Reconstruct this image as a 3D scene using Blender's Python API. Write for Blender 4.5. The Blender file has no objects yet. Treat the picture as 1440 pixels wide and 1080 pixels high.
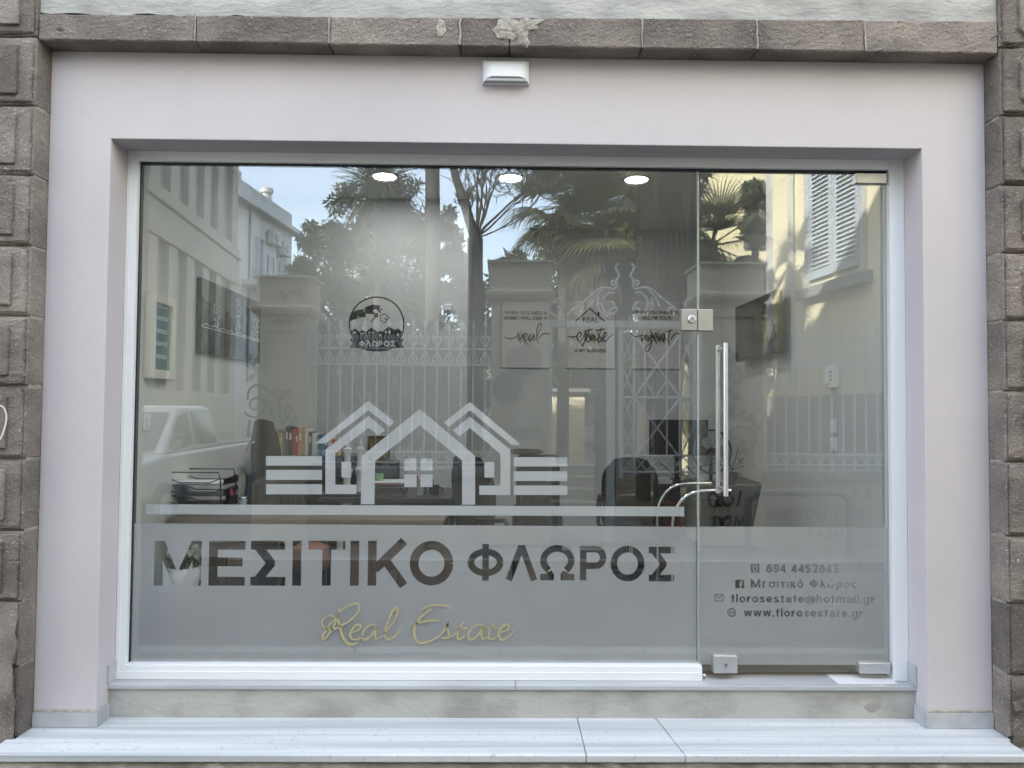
import bpy, math, random
import numpy as np
from mathutils import Vector
from mathutils.geometry import delaunay_2d_cdt
random.seed(7); rng = np.random.default_rng(7)
R = math.radians
sc = bpy.context.scene
C = sc.collection

# ---------------------------------------------------------------- camera (origin = lens height)
F = 1040.0; YAW = R(0.783); PITCH = R(1.887); ROLL = R(0.432); CY = -3.75
def cam_axes():
    fw = Vector((math.sin(YAW), math.cos(YAW), 0)); r = Vector((math.cos(YAW), -math.sin(YAW), 0)); u = Vector((0, 0, 1))
    fw, u = fw*math.cos(PITCH)+u*math.sin(PITCH), u*math.cos(PITCH)-fw*math.sin(PITCH)
    r, u = r*math.cos(ROLL)+u*math.sin(ROLL), u*math.cos(ROLL)-r*math.sin(ROLL)
    return r, u, fw
AR, AU, AF = cam_axes()
cam = bpy.data.objects.new('camera', bpy.data.cameras.new('camera')); C.objects.link(cam)
from mathutils import Matrix
cam.matrix_world = Matrix(((AR.x, AU.x, -AF.x, 0), (AR.y, AU.y, -AF.y, CY), (AR.z, AU.z, -AF.z, 0), (0, 0, 0, 1)))
cam.data.sensor_width = 36; cam.data.lens = 36*F/1440; cam.data.clip_start = 0.05; cam.data.clip_end = 2000
sc.camera = cam
# ---------------------------------------------------------------- sky, sun, exposure
SUN = Vector((-1.1, 1.0, 0.98)).normalized()
w = bpy.data.worlds.new("World"); sc.world = w; w.use_nodes = True
nt = w.node_tree; sky = nt.nodes.new('ShaderNodeTexSky'); sky.sky_type = 'NISHITA'; sky.sun_disc = False
sky.sun_elevation = math.asin(SUN.z); sky.sun_rotation = math.atan2(SUN.x, SUN.y)
sky.air_density = 1.0; sky.dust_density = 2.0; sky.ozone_density = 1.0
veil = nt.nodes.new('ShaderNodeMix'); veil.data_type = 'RGBA'; veil.blend_type = 'ADD'; veil.inputs[0].default_value = 1; veil.inputs[7].default_value = (4.1, 4.5, 4.95, 1)   # even pale glow added over the whole sky to brighten it
nt.links.new(sky.outputs[0], veil.inputs[6]); nt.links.new(veil.outputs[2], nt.nodes['Background'].inputs[0]); nt.nodes['Background'].inputs[1].default_value = 0.15
sl = bpy.data.lights.new('sun', 'SUN'); sl.energy = 5.0; sl.angle = R(0.5); sl.color = (1, 0.95, 0.87)
so = bpy.data.objects.new('sun', sl); C.objects.link(so); so.location = (-8, 10, 20); so.rotation_euler = SUN.to_track_quat('Z', 'Y').to_euler()
vs = sc.view_settings; vs.view_transform = 'Standard'; vs.look = 'None'; vs.gamma = 1; vs.use_curve_mapping = False; vs.exposure = 1.93
sc.cycles.max_bounces = 14; sc.cycles.transparent_max_bounces = 24; sc.cycles.glossy_bounces = 5; sc.cycles.diffuse_bounces = 4
sc.cycles.sample_clamp_indirect = 6; sc.cycles.caustics_reflective = False; sc.cycles.caustics_refractive = False
GZ = -1.67           # street level, the lens is 1.67 m above it

# ---------------------------------------------------------------- measuring helpers
def at(px, py, Y=0.0):
    d = AF + AR*((px-720)/F) + AU*((540-py)/F); t = (Y-CY)/d.y
    return (d.x*t, d.z*t)
def atx(px, py, X):
    d = AF + AR*((px-720)/F) + AU*((540-py)/F); t = X/d.x
    return (CY+d.y*t, d.z*t)
def rv(px, py, y):            # a point standing in the street at depth y (negative), seen in the pane
    return at(px, py, -y)
# ---------------------------------------------------------------- materials
MATS = {}
def mat(name, col, rough=.6, metal=0., col2=None, ns=8., nd=6., bump=0., bs=60., rnd=0., spec=.5, stretch=None, lo=.35, hi=.65, speck=None, speck_s=180, trans=0., emit=0.):
    if name in MATS: return MATS[name]
    m = bpy.data.materials.new(name); m.use_nodes = True; N = m.node_tree.nodes; L = m.node_tree.links; b = N['Principled BSDF']
    b.inputs['Base Color'].default_value = (*col, 1); b.inputs['Roughness'].default_value = rough; b.inputs['Metallic'].default_value = metal
    b.inputs['Specular IOR Level'].default_value = spec
    if emit: b.inputs['Emission Color'].default_value = (*col, 1); b.inputs['Emission Strength'].default_value = emit
    tc = N.new('ShaderNodeTexCoord'); vec = tc.outputs['Object']
    if stretch:
        mp = N.new('ShaderNodeMapping'); mp.inputs['Scale'].default_value = stretch; L.new(vec, mp.inputs['Vector']); vec = mp.outputs[0]
    out = None
    if col2 or rnd or speck:
        no = N.new('ShaderNodeTexNoise'); no.inputs['Scale'].default_value = ns; no.inputs['Detail'].default_value = nd; L.new(vec, no.inputs['Vector'])
        rp = N.new('ShaderNodeMapRange'); rp.inputs[1].default_value = lo; rp.inputs[2].default_value = hi; L.new(no.outputs['Fac'], rp.inputs[0])
        mx = N.new('ShaderNodeMix'); mx.data_type = 'RGBA'; mx.inputs[6].default_value = (*col, 1); mx.inputs[7].default_value = (*(col2 or col), 1)
        L.new(rp.outputs[0], mx.inputs[0]); out = mx.outputs[2]
        if speck:
            n2 = N.new('ShaderNodeTexNoise'); n2.inputs['Scale'].default_value = speck_s; n2.inputs['Detail'].default_value = 3; L.new(tc.outputs['Object'], n2.inputs['Vector'])
            r2 = N.new('ShaderNodeMapRange'); r2.inputs[1].default_value = .62; r2.inputs[2].default_value = .72; L.new(n2.outputs['Fac'], r2.inputs[0])
            m2 = N.new('ShaderNodeMix'); m2.data_type = 'RGBA'; L.new(out, m2.inputs[6]); m2.inputs[7].default_value = (*speck, 1); L.new(r2.outputs[0], m2.inputs[0]); out = m2.outputs[2]
        if rnd:
            oi = N.new('ShaderNodeObjectInfo'); hs = N.new('ShaderNodeHueSaturation'); mr = N.new('ShaderNodeMapRange')
            mr.inputs[3].default_value = 1-rnd; mr.inputs[4].default_value = 1+rnd; L.new(oi.outputs['Random'], mr.inputs[0]); L.new(mr.outputs[0], hs.inputs['Value']); L.new(out, hs.inputs['Color']); out = hs.outputs[0]
        L.new(out, b.inputs['Base Color'])
    if bump:
        nb = N.new('ShaderNodeTexNoise'); nb.inputs['Scale'].default_value = bs; nb.inputs['Detail'].default_value = 8; nb.inputs['Roughness'].default_value = .65; L.new(vec, nb.inputs['Vector'])
        bp = N.new('ShaderNodeBump'); bp.inputs['Strength'].default_value = 1; bp.inputs['Distance'].default_value = bump; L.new(nb.outputs['Fac'], bp.inputs['Height']); L.new(bp.outputs[0], b.inputs['Normal'])
    if trans:
        tr = N.new('ShaderNodeBsdfTranslucent'); tr.inputs[0].default_value = (*col, 1)
        if out is not None: L.new(out, tr.inputs[0])
        ms = N.new('ShaderNodeMixShader'); ms.inputs[0].default_value = trans; L.new(b.outputs[0], ms.inputs[1]); L.new(tr.outputs[0], ms.inputs[2]); L.new(ms.outputs[0], N['Material Output'].inputs[0])
    MATS[name] = m; return m
def glass_mat(name, r0, tint, rough=0.0):
    m = bpy.data.materials.new(name); m.use_nodes = True; N = m.node_tree.nodes; L = m.node_tree.links; N.remove(N['Principled BSDF'])
    lw = N.new('ShaderNodeLayerWeight'); lw.inputs[0].default_value = .5
    p = N.new('ShaderNodeMath'); p.operation = 'POWER'; p.inputs[1].default_value = 5; L.new(lw.outputs['Facing'], p.inputs[0])
    ma = N.new('ShaderNodeMath'); ma.operation = 'MULTIPLY_ADD'; ma.inputs[1].default_value = 1-r0; ma.inputs[2].default_value = r0; L.new(p.outputs[0], ma.inputs[0])
    t = N.new('ShaderNodeBsdfTransparent'); t.inputs[0].default_value = (*tint, 1); g = N.new('ShaderNodeBsdfGlossy'); g.inputs['Roughness'].default_value = rough; g.inputs['Color'].default_value = (.97, 1, .99, 1)
    ms = N.new('ShaderNodeMixShader'); L.new(ma.outputs[0], ms.inputs[0]); L.new(t.outputs[0], ms.inputs[1]); L.new(g.outputs[0], ms.inputs[2]); L.new(ms.outputs[0], N['Material Output'].inputs[0])
    return m
def film_mat(name, col, clear):
    m = bpy.data.materials.new(name); m.use_nodes = True; N = m.node_tree.nodes; L = m.node_tree.links; N.remove(N['Principled BSDF'])
    tc = N.new('ShaderNodeTexCoord'); no = N.new('ShaderNodeTexNoise'); no.inputs['Scale'].default_value = 1.6; no.inputs['Detail'].default_value = 7; L.new(tc.outputs['Object'], no.inputs['Vector'])
    mr = N.new('ShaderNodeMapRange'); mr.inputs[1].default_value = .3; mr.inputs[2].default_value = .7; mr.inputs[3].default_value = .93; mr.inputs[4].default_value = 1.06; L.new(no.outputs['Fac'], mr.inputs[0])
    hs = N.new('ShaderNodeHueSaturation'); hs.inputs['Color'].default_value = (*col, 1); L.new(mr.outputs[0], hs.inputs['Value'])
    d = N.new('ShaderNodeBsdfDiffuse'); tl = N.new('ShaderNodeBsdfTranslucent'); tp = N.new('ShaderNodeBsdfTransparent')
    L.new(hs.outputs[0], d.inputs[0]); L.new(hs.outputs[0], tl.inputs[0])
    a = N.new('ShaderNodeMixShader'); a.inputs[0].default_value = .5; L.new(d.outputs[0], a.inputs[1]); L.new(tl.outputs[0], a.inputs[2])
    b = N.new('ShaderNodeMixShader'); b.inputs[0].default_value = clear; L.new(a.outputs[0], b.inputs[1]); L.new(tp.outputs[0], b.inputs[2]); L.new(b.outputs[0], N['Material Output'].inputs[0])
    return m
plaster = mat('lavender_plaster', (.555, .515, .54), .88, col2=(.50, .47, .495), ns=1.1, nd=10, bump=.0022, bs=14, lo=.42, hi=.75)
stone = mat('andesite', (.30, .256, .225), .93, col2=(.145, .126, .113), ns=4.2, nd=12, bump=.018, bs=75, rnd=.27, speck=(.50, .46, .43), speck_s=120, lo=.3, hi=.7)
mortar = mat('mortar', (.27, .25, .225), .95, col2=(.36, .33, .29), ns=12, bump=.006, bs=50)
cement = mat('cement_render', (.47, .46, .44), .9, col2=(.28, .275, .265), ns=3.4, nd=12, bump=.009, bs=22, stretch=(1, 1, 2.2))
riser_m = mat('riser_cement', (.42, .415, .39), .92, col2=(.30, .295, .275), ns=3.4, nd=13, bump=.006, bs=26, lo=.44, hi=.66, stretch=(1, 1, 1.6))
step_m = mat('rough_step', (.36, .335, .30), .95, col2=(.20, .185, .165), ns=14, nd=10, bump=.02, bs=22, stretch=(.5, 1, 1.6))
marble = mat('streaked_marble', (.60, .61, .63), .28, col2=(.33, .36, .40), ns=3.4, nd=10, stretch=(.13, 5.5, 4), lo=.40, hi=.74, bump=.0006, bs=6, speck=(.40, .40, .39), speck_s=50)
marble_v = mat('marble_skirting', (.47, .475, .495), .4, col2=(.38, .39, .41), ns=9, nd=6)
alu = mat('white_aluminium', (.80, .82, .84), .32, spec=.5)
dark_gap = mat('black_gasket', (.015, .015, .016), .6)
steel = mat('brushed_steel', (.50, .50, .49), .42, .9, col2=(.42, .42, .41), ns=60, stretch=(1, 1, 12))
steel_l = mat('satin_silver', (.72, .73, .75), .4, .85)
white_pl = mat('white_plastic', (.72, .73, .77), .35)
glass = glass_mat('pane_glass', .098, (.975, .985, .985))
edge_glass = mat('glass_edge', (.60, .68, .68), .2)
film = film_mat('frosted_film', (.72, .73, .77), .05)
film_l = film_mat('frosted_film_logo', (.86, .89, .95), .03)
black_vinyl = mat('black_vinyl', (.012, .012, .014), .5)
gold_vinyl = mat('gold_vinyl', (.41, .36, .19), .5)
wall_i = mat('office_wall', (.58, .60, .60), .85, col2=(.55, .57, .57), ns=1.5)
ceil_i = mat('office_ceiling', (.62, .62, .60), .9)
floor_i = mat('office_floor', (.23, .19, .145), .35, col2=(.18, .145, .11), ns=5)
blackp = mat('black_plastic', (.018, .018, .02), .38)
blackf = mat('black_fabric', (.02, .021, .023), .8, col2=(.035, .035, .037), ns=60)
chrome = mat('chrome', (.80, .80, .80), .08, 1.)
walnut = mat('walnut_panel', (.12, .082, .058), .5, col2=(.075, .05, .037), ns=9, stretch=(2, 2, .35))
dark_desk = mat('dark_desk', (.028, .027, .029), .35, col2=(.04, .038, .038), ns=9)
redwood = mat('red_wood', (.12, .05, .035), .5, col2=(.075, .03, .023), ns=9, stretch=(.4, 2, 3))
paper = mat('paper', (.78, .78, .76), .8)
def flatm(n, c, r=.6): return mat(n, c, r)
# ---------------------------------------------------------------- mesh builder
class MB:
    def __init__(s): s.v = []; s.f = []
    def add(s, v, f):
        k = len(s.v); s.v += [tuple(p) for p in v]; s.f += [tuple(i+k for i in q) for q in f]; return s
    def box(s, x0, x1, y0, y1, z0, z1):
        v = [(x, y, z) for x in (x0, x1) for y in (y0, y1) for z in (z0, z1)]
        return s.add(v, [(0, 1, 3, 2), (4, 6, 7, 5), (0, 4, 5, 1), (2, 3, 7, 6), (0, 2, 6, 4), (1, 5, 7, 3)])
    def obox(s, c, ax, ay, az, hx, hy, hz):
        v = [Vector(c)+Vector(ax)*i*hx+Vector(ay)*j*hy+Vector(az)*k*hz for i in (-1, 1) for j in (-1, 1) for k in (-1, 1)]
        return s.add(v, [(0, 1, 3, 2), (4, 6, 7, 5), (0, 4, 5, 1), (2, 3, 7, 6), (0, 2, 6, 4), (1, 5, 7, 3)])
    def prism(s, poly, fn, t0, t1):          # poly of (a,b); fn(a,b,t) -> xyz
        n = len(poly); v = [fn(a, b, t0) for a, b in poly]+[fn(a, b, t1) for a, b in poly]
        return s.add(v, [tuple(range(n)), tuple(range(2*n-1, n-1, -1))]+[(i, i+n, (i+1) % n+n, (i+1) % n) for i in range(n)])
    def pxz(s, poly, y0, y1): return s.prism(poly, lambda a, b, t: (a, t, b), y0, y1)
    def pyz(s, poly, x0, x1): return s.prism(poly, lambda a, b, t: (t, a, b), x0, x1)
    def pxy(s, poly, z0, z1): return s.prism(poly, lambda a, b, t: (a, b, t), z0, z1)
    def tube(s, pts, r, n=8, caps=True, closed=False):
        pts = [Vector(p) for p in pts]; m = len(pts); rs = r if isinstance(r, (list, tuple)) else [r]*m
        vs = []; t0 = (pts[1]-pts[0]).normalized(); up = Vector((0, 0, 1)) if abs(t0.z) < .9 else Vector((1, 0, 0)); a = t0.cross(up).normalized()
        for i, p in enumerate(pts):
            if closed: t = (pts[(i+1) % m]-pts[i-1]).normalized()
            else: t = (pts[min(i+1, m-1)]-pts[max(i-1, 0)]).normalized()
            a = (a-t*a.dot(t)).normalized(); b = t.cross(a)
            vs += [p+(a*math.cos(2*math.pi*k/n)+b*math.sin(2*math.pi*k/n))*rs[i] for k in range(n)]
        fs = []
        for i in range(m if closed else m-1):
            j = (i+1) % m
            fs += [(i*n+k, i*n+(k+1) % n, j*n+(k+1) % n, j*n+k) for k in range(n)]
        if caps and not closed: fs += [tuple(range(n-1, -1, -1)), tuple(range((m-1)*n, m*n))]
        return s.add(vs, fs)
    def lathe(s, prof, c, n=20, ax='z', caps=True):
        vs = []
        for r, h in prof:
            for k in range(n):
                a = 2*math.pi*k/n; x, y = r*math.cos(a), r*math.sin(a)
                q = (x, y, h) if ax == 'z' else ((x, h, y) if ax == 'y' else (h, x, y))
                vs.append((c[0]+q[0], c[1]+q[1], c[2]+q[2]))
        fs = [(i*n+k, i*n+(k+1) % n, (i+1)*n+(k+1) % n, (i+1)*n+k) for i in range(len(prof)-1) for k in range(n)]
        if caps: fs += [tuple(range(n-1, -1, -1)), tuple(range((len(prof)-1)*n, len(prof)*n))]
        return s.add(vs, fs)
    def quads2(s, quads, fn):
        for q in quads: s.add([fn(*p) for p in q], [tuple(range(len(q)))])
        return s
    def build(s, name, m, parent=None, smooth=False, bevel=0., seg=2, **tags):
        me = bpy.data.meshes.new(name); me.from_pydata([tuple(p) for p in s.v], [], s.f); me.update()
        me.materials.append(m)
        import bmesh
        b = bmesh.new(); b.from_mesh(me); bmesh.ops.recalc_face_normals(b, faces=b.faces); b.to_mesh(me); b.free()
        if smooth:
            me.polygons.foreach_set('use_smooth', [True]*len(me.polygons))
            me.set_sharp_from_angle(angle=R(40))
        o = bpy.data.objects.new(name, me); C.objects.link(o); o.parent = parent
        if bevel:
            bm = o.modifiers.new('bevel', 'BEVEL'); bm.width = bevel; bm.segments = seg; bm.limit_method = 'ANGLE'; bm.angle_limit = R(40)
        for k, v in tags.items(): o[k] = v
        return o
def B(x0, x1, y0, y1, z0, z1): return MB().box(x0, x1, y0, y1, z0, z1)
def thing(name, label, cat, loc=(0, 0, 0), group=None):
    o = bpy.data.objects.new(name, None); C.objects.link(o); o['label'] = label; o['category'] = cat
    if group: o['group'] = group
    o.location = loc; o.empty_display_size = .1
    return o
def tag(o, label, cat, group=None):
    o['label'] = label; o['category'] = cat
    if group: o['group'] = group
    return o
def struct(name, mb, m, **k):
    o = mb.build(name, m, **k); o['kind'] = 'structure'; return o
def copy_tree(o, parent=None):
    c = o.copy(); C.objects.link(c); c.parent = parent
    for ch in list(o.children): copy_tree(ch, c)
    return c
# ---------------------------------------------------------------- ribbons and letters (2-D)
def smooth(pts, k=5, closed=False):
    P = [np.array(p, float) for p in pts]; n = len(P); out = []
    for i in range(n if closed else n-1):
        p0 = P[i-1] if (i > 0 or closed) else P[0]; p1 = P[i]; p2 = P[(i+1) % n]; p3 = P[(i+2) % n] if (i+2 < n or closed) else P[-1]
        for j in range(k):
            t = j/k; out.append(.5*((2*p1)+(-p0+p2)*t+(2*p0-5*p1+4*p2-p3)*t*t+(-p0+3*p1-3*p2+p3)*t**3))
    if not closed: out.append(P[-1])
    return [tuple(p) for p in out]
def ribbon(pts, w, taper=None):
    P = [np.array(p, float) for p in pts]; n = len(P); L = []; Rr = []
    for i in range(n):
        a = P[i]-P[i-1] if i > 0 else P[1]-P[0]; b = P[i+1]-P[i] if i < n-1 else P[-1]-P[-2]
        a = a/(np.linalg.norm(a)+1e-9); b = b/(np.linalg.norm(b)+1e-9); t = a+b; t = t/(np.linalg.norm(t)+1e-9); nn = np.array((-t[1], t[0]))
        m = 1/max(.45, float(np.dot(nn, (-a[1], a[0])))); ww = w*(taper(i/(n-1)) if taper else 1)
        L.append(tuple(P[i]+nn*ww/2*m)); Rr.append(tuple(P[i]-nn*ww/2*m))
    return [[L[i], L[i+1], Rr[i+1], Rr[i]] for i in range(n-1)]
def arc(cx, cy, rx, ry, a0, a1, n=14):
    return [(cx+rx*math.cos(R(a0+(a1-a0)*i/n)), cy+ry*math.sin(R(a0+(a1-a0)*i/n))) for i in range(n+1)]
WID = {'Μ': .88, 'Ε': .68, 'Σ': .68, 'Ι': .22, 'Τ': .66, 'Κ': .78, 'Ο': .84, 'Φ': .84, 'Λ': .78, 'Ω': .8, 'Ρ': .66, ' ': .3, '.': .2, 'ε': .52, 'σ': .62, 'ι': .2, 'τ': .48, 'κ': .52, 'ό': .58, 'ο': .58, 'λ': .54, 'ρ': .56, 'ω': .74, 'ς': .5,
       'f': .34, 'l': .2, 'o': .58, 'r': .38, 's': .52, 'e': .56, 't': .36, 'a': .56, '@': .95, 'h': .54, 'm': .84, 'i': .2, 'w': .8, 'g': .56, 'ώ': .74}
for d_ in '0123456789': WID[d_] = .56
def glyph(ch, W, H, w):
    h = w/2; x = .73*H; m = W/2; A = arc; o = []
    S = lambda *p: o.extend(ribbon(list(p), w))
    def bowl(cx=m, cy=x/2, rx=m-h, ry=x/2-h, a0=0, a1=360): o.extend(ribbon(A(cx, cy, rx, ry, a0, a1, 20), w))
    if ch == 'Μ': S((h, 0), (h, H)); S((W-h, 0), (W-h, H)); S((h*1.3, H-h*.3), (m, h*.4)); S((W-h*1.3, H-h*.3), (m, h*.4))
    elif ch == 'Ε': S((h, 0), (h, H)); S((w, H-h), (W, H-h)); S((w, H*.53), (W*.93, H*.53)); S((w, h), (W, h))
    elif ch == 'Σ': S((0, H-h), (W*.98, H-h)); S((0, h), (W, h)); S((h*1.1, H-h*.6), (W*.62, H/2-h*.3)); S((h*1.1, h*.6), (W*.62, H/2+h*.3))
    elif ch == 'Ι': S((m, 0), (m, H))
    elif ch == 'Τ': S((0, H-h), (W, H-h)); S((m, 0), (m, H-w))
    elif ch == 'Κ': S((h, 0), (h, H)); S((w*.8, H*.36), (W-h*1.1, H)); S((W*.42, H*.58), (W-h*1.1, 0))
    elif ch == 'Ο': bowl(cy=H/2, ry=H/2-h)
    elif ch == 'Φ': bowl(cy=H*.5, ry=H*.38-h); S((m, 0), (m, H))
    elif ch == 'Λ': S((h, 0), (m, H-h*.2)); S((W-h, 0), (m, H-h*.2))
    elif ch == 'Ω': o.extend(ribbon(A(m, H*.56, m-h, H*.44-h, -52, 232, 22), w)); S((0, h), (W*.40, h)); S((W*.60, h), (W, h)); S((W*.33, h), (W*.24, H*.24)); S((W*.67, h), (W*.76, H*.24))
    elif ch == 'Ρ': S((h, 0), (h, H)); S((w, H-h), (W*.6, H-h)); S((w, H*.42), (W*.6, H*.42)); o.extend(ribbon(A(W*.6, (H-h+H*.42)/2, W*.4-h, (H-h-H*.42)/2, -90, 90), w))
    elif ch in 'oο': bowl()
    elif ch == 'ό': bowl(); S((m, H*.84), (m+w*.6, H))
    elif ch == 'e': o.extend(ribbon(A(m, x/2, m-h, x/2-h, 0, 325, 20), w)); S((w, x*.47), (W-h*.4, x*.47))
    elif ch == 'ε': o.extend(ribbon(A(m, x*.73, m-h, x*.27-h*.6, 40, 270), w)); o.extend(ribbon(A(m, x*.27, m-h, x*.27-h*.6, 90, 320), w))
    elif ch == 'σ': bowl(); S((m, x-h), (W*1.08, x-h))
    elif ch in 'ιi': S((m, 0), (m, x)); (S((m, H*.86), (m, H)) if ch == 'i' else None)
    elif ch == 'l': S((m, 0), (m, H))
    elif ch == 'f': S((m, 0), (m, H*.8)); o.extend(ribbon(A(m+W*.28, H*.78, W*.28, H*.22-h, 180, 90, 8), w)); S((0, x-h), (W, x-h))
    elif ch in 'tτ': S((m, 0), (m, H*.9 if ch == 't' else x)); S((0, x-h), (W, x-h))
    elif ch == 'κ': S((h, 0), (h, x)); S((w*.8, x*.36), (W-h, x)); S((W*.4, x*.55), (W-h, 0))
    elif ch == 'r': S((h, 0), (h, x)); o.extend(ribbon(A(W*.95, x*.45, W-h*2, x*.55-h, 180, 85, 8), w))
    elif ch == 's': o.extend(ribbon(smooth([(W*.9, x*.78), (m, x-h), (h, x*.72), (m, x*.5), (W-h, x*.27), (m, h), (W*.08, x*.2)]), w))
    elif ch == 'a': o.extend(ribbon(A(m, x*.3, m-h, x*.3-h*.8, 0, 360, 18), w)); S((W-h, 0), (W-h, x*.66)); o.extend(ribbon(A(m, x*.66, m-h, x*.34-h, 0, 160, 10), w))
    elif ch == 'h': S((h, 0), (h, H)); S((W-h, 0), (W-h, x*.6)); o.extend(ribbon(A(m, x*.6, m-h, x*.4-h, 0, 180, 10), w))
    elif ch == 'm':
        S((h, 0), (h, x)); q = (W-w)/4
        for i in (1, 3): o.extend(ribbon(A(h+q*i, x*.65, q, x*.35-h, 0, 180, 8), w)); S((h+q*(i+1), 0), (h+q*(i+1), x*.65))
    elif ch == 'w': S((h, x), (W*.27, h*.5)); S((W*.27, h*.5), (m, x)); S((m, x), (W*.73, h*.5)); S((W*.73, h*.5), (W-h, x))
    elif ch == 'g': bowl(); S((W-h, x), (W-h, 0)); o.extend(ribbon(A(m, -H*.04, m-h, H*.2, 0, -160, 10), w))
    elif ch == '.': S((m, 0), (m, w))
    elif ch == '@': o.extend(ribbon(A(m, x*.42, m-h*.5, x*.62, -50, 290, 26), w*.7)); o.extend(ribbon(A(m, x*.42, m*.42, x*.28, 0, 360, 16), w*.7)); S((m*1.5, x*.7), (m*1.45, x*.15))
    elif ch == 'λ': S((h, 0), (m, x)); S((W*.2, H), (W-h, 0))
    elif ch == 'ρ': bowl(); S((h, x/2), (h, -H*.25))
    elif ch in 'ωώ': o.extend(ribbon(A(W*.28, x*.4, W*.28-h, x*.4-h, 110, 360, 12), w)); o.extend(ribbon(A(W*.72, x*.4, W*.28-h, x*.4-h, 180, 430, 12), w)); (S((m, H*.84), (m+w*.6, H)) if ch == 'ώ' else None)
    elif ch == 'ς': o.extend(ribbon(A(m, x*.55, m-h, x*.45-h, 40, 270, 14), w)); o.extend(ribbon(A(m, 0, m*.6, x*.12, 90, -60, 8), w))
    elif ch == '0': bowl(cy=H/2, ry=H/2-h)
    elif ch == '2': o.extend(ribbon(smooth([(h, H*.72), (m*.6, H-h), (W*.8, H-h*1.6), (W-h*1.2, H*.68), (W*.6, H*.36), (h, h)]), w)); S((h*.4, h), (W, h))
    elif ch == '4': S((W*.7, 0), (W*.7, H)); S((0, H*.28), (W, H*.28)); S((h*.6, H*.28), (W*.66, H*.97))
    elif ch == '5': S((W*.95, H-h), (W*.2, H-h)); S((W*.2, H), (W*.14, H*.5)); o.extend(ribbon(A(m*.95, H*.33, m-h, H*.33-h, 130, -150, 14), w))
    elif ch in '69':
        k = 1 if ch == '6' else -1; c = (0 if k > 0 else H); Y = lambda v: c+k*v; X = lambda v: v if k > 0 else W-v
        o.extend(ribbon([(X(a), Y(b)) for a, b in A(m, H*.33, m-h, H*.33-h, 0, 360, 18)], w)); o.extend(ribbon([(X(a), Y(b)) for a, b in A(m, H*.5, m-h, H*.5-h, 180, 45, 12)], w))
    return o
def word(s, x, y, H, w, sp=.12):
    out = []
    for ch in s:
        W = WID.get(ch, .5)*H
        out += [[(p[0]+x, p[1]+y) for p in q] for q in glyph(ch, W, H, w)]
        x += W+sp*H
    return out, x
def ccw(q):
    a = sum(q[i][0]*q[(i+1) % len(q)][1]-q[(i+1) % len(q)][0]*q[i][1] for i in range(len(q)))
    return q if a > 0 else q[::-1]
def inpoly(p, q):
    c = False; n = len(q); j = n-1
    for i in range(n):
        if (q[i][1] > p[1]) != (q[j][1] > p[1]) and p[0] < (q[j][0]-q[i][0])*(p[1]-q[i][1])/(q[j][1]-q[i][1])+q[i][0]: c = not c
        j = i
    return c
def cutsheet(solids, holes):
    """triangles of union(solids) minus union(holes)"""
    V = []; Ed = []
    for q in solids+holes:
        k = len(V); V += [Vector(p) for p in q]; Ed += [(k+i, k+(i+1) % len(q)) for i in range(len(q))]
    v, e, f, *_ = delaunay_2d_cdt(V, Ed, [], 0, 1e-6)
    bb = lambda q: (min(p[0] for p in q), max(p[0] for p in q), min(p[1] for p in q), max(p[1] for p in q))
    SB = [(q, bb(q)) for q in solids]; HB = [(q, bb(q)) for q in holes]
    hit = lambda p, L: any(b[0] <= p[0] <= b[1] and b[2] <= p[1] <= b[3] and inpoly(p, q) for q, b in L)
    keep = []
    for t in f:
        c = (sum(v[i][0] for i in t)/len(t), sum(v[i][1] for i in t)/len(t))
        if hit(c, SB) and not hit(c, HB): keep.append(tuple(t))
    return [tuple(p) for p in v], keep
def sheet(name, solids, holes, fn, m, parent, **k):
    v, f = cutsheet(solids, holes); mb = MB(); mb.add([fn(*p) for p in v], f); return mb.build(name, m, parent, **k)
def px(poly, Y=0.0): return [at(a, b, Y) for a, b in poly]
def text_quads(s, size, x, z, align='CENTER', off=0.0):
    c = bpy.data.curves.new('t', 'FONT'); c.body = s; c.size = size; c.align_x = align; c.resolution_u = 3; c.offset = off
    o = bpy.data.objects.new('t', c); C.objects.link(o); bpy.context.view_layer.update(); me = o.to_mesh()
    q = [[(me.vertices[i].co.x+x, me.vertices[i].co.y+z) for i in p.vertices] for p in me.polygons]
    o.to_mesh_clear(); bpy.data.objects.remove(o); bpy.data.curves.remove(c); return q
# ================================================================ THE FACADE
YW, YP, YL = -.193, -.32, -.30           # wall face, pier face, lintel face
XL, XR, XTOP = -2.192, 2.362, 1.714      # recess between the piers
OL, OR_, OT = -1.897, 2.049, 1.287       # opening
ZP, ZS = -1.511, -1.35                   # platform top, sill top
wt = thing('shop_wall', 'pale lavender plastered wall framing the shop window between the stone piers', 'wall', (0, 0, ZP))
MB().pxz([(XL, ZP), (OL, ZP), (OL, OT), (OR_, OT), (OR_, ZP), (XR, ZP), (XR, XTOP), (XL, XTOP)], YW, .12).build('plaster_surround', plaster, wt, bevel=.004).location = (0, 0, -ZP)
cl = bpy.data.textures.new('stone_relief', 'CLOUDS'); cl.noise_scale = .07; cl.noise_depth = 4
cl2 = bpy.data.textures.new('stone_chips', 'CLOUDS'); cl2.noise_scale = .018; cl2.noise_depth = 2
def roughen(o, s1=.014, s2=.006, lv=4):
    m = o.modifiers.new('dense', 'SUBSURF'); m.subdivision_type = 'SIMPLE'; m.levels = lv; m.render_levels = lv
    for t_, s_ in ((cl, s1), (cl2, s2)):
        d = o.modifiers.new('relief', 'DISPLACE'); d.texture = t_; d.texture_coords = 'GLOBAL'; d.strength = s_; d.mid_level = .5
    return o
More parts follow.
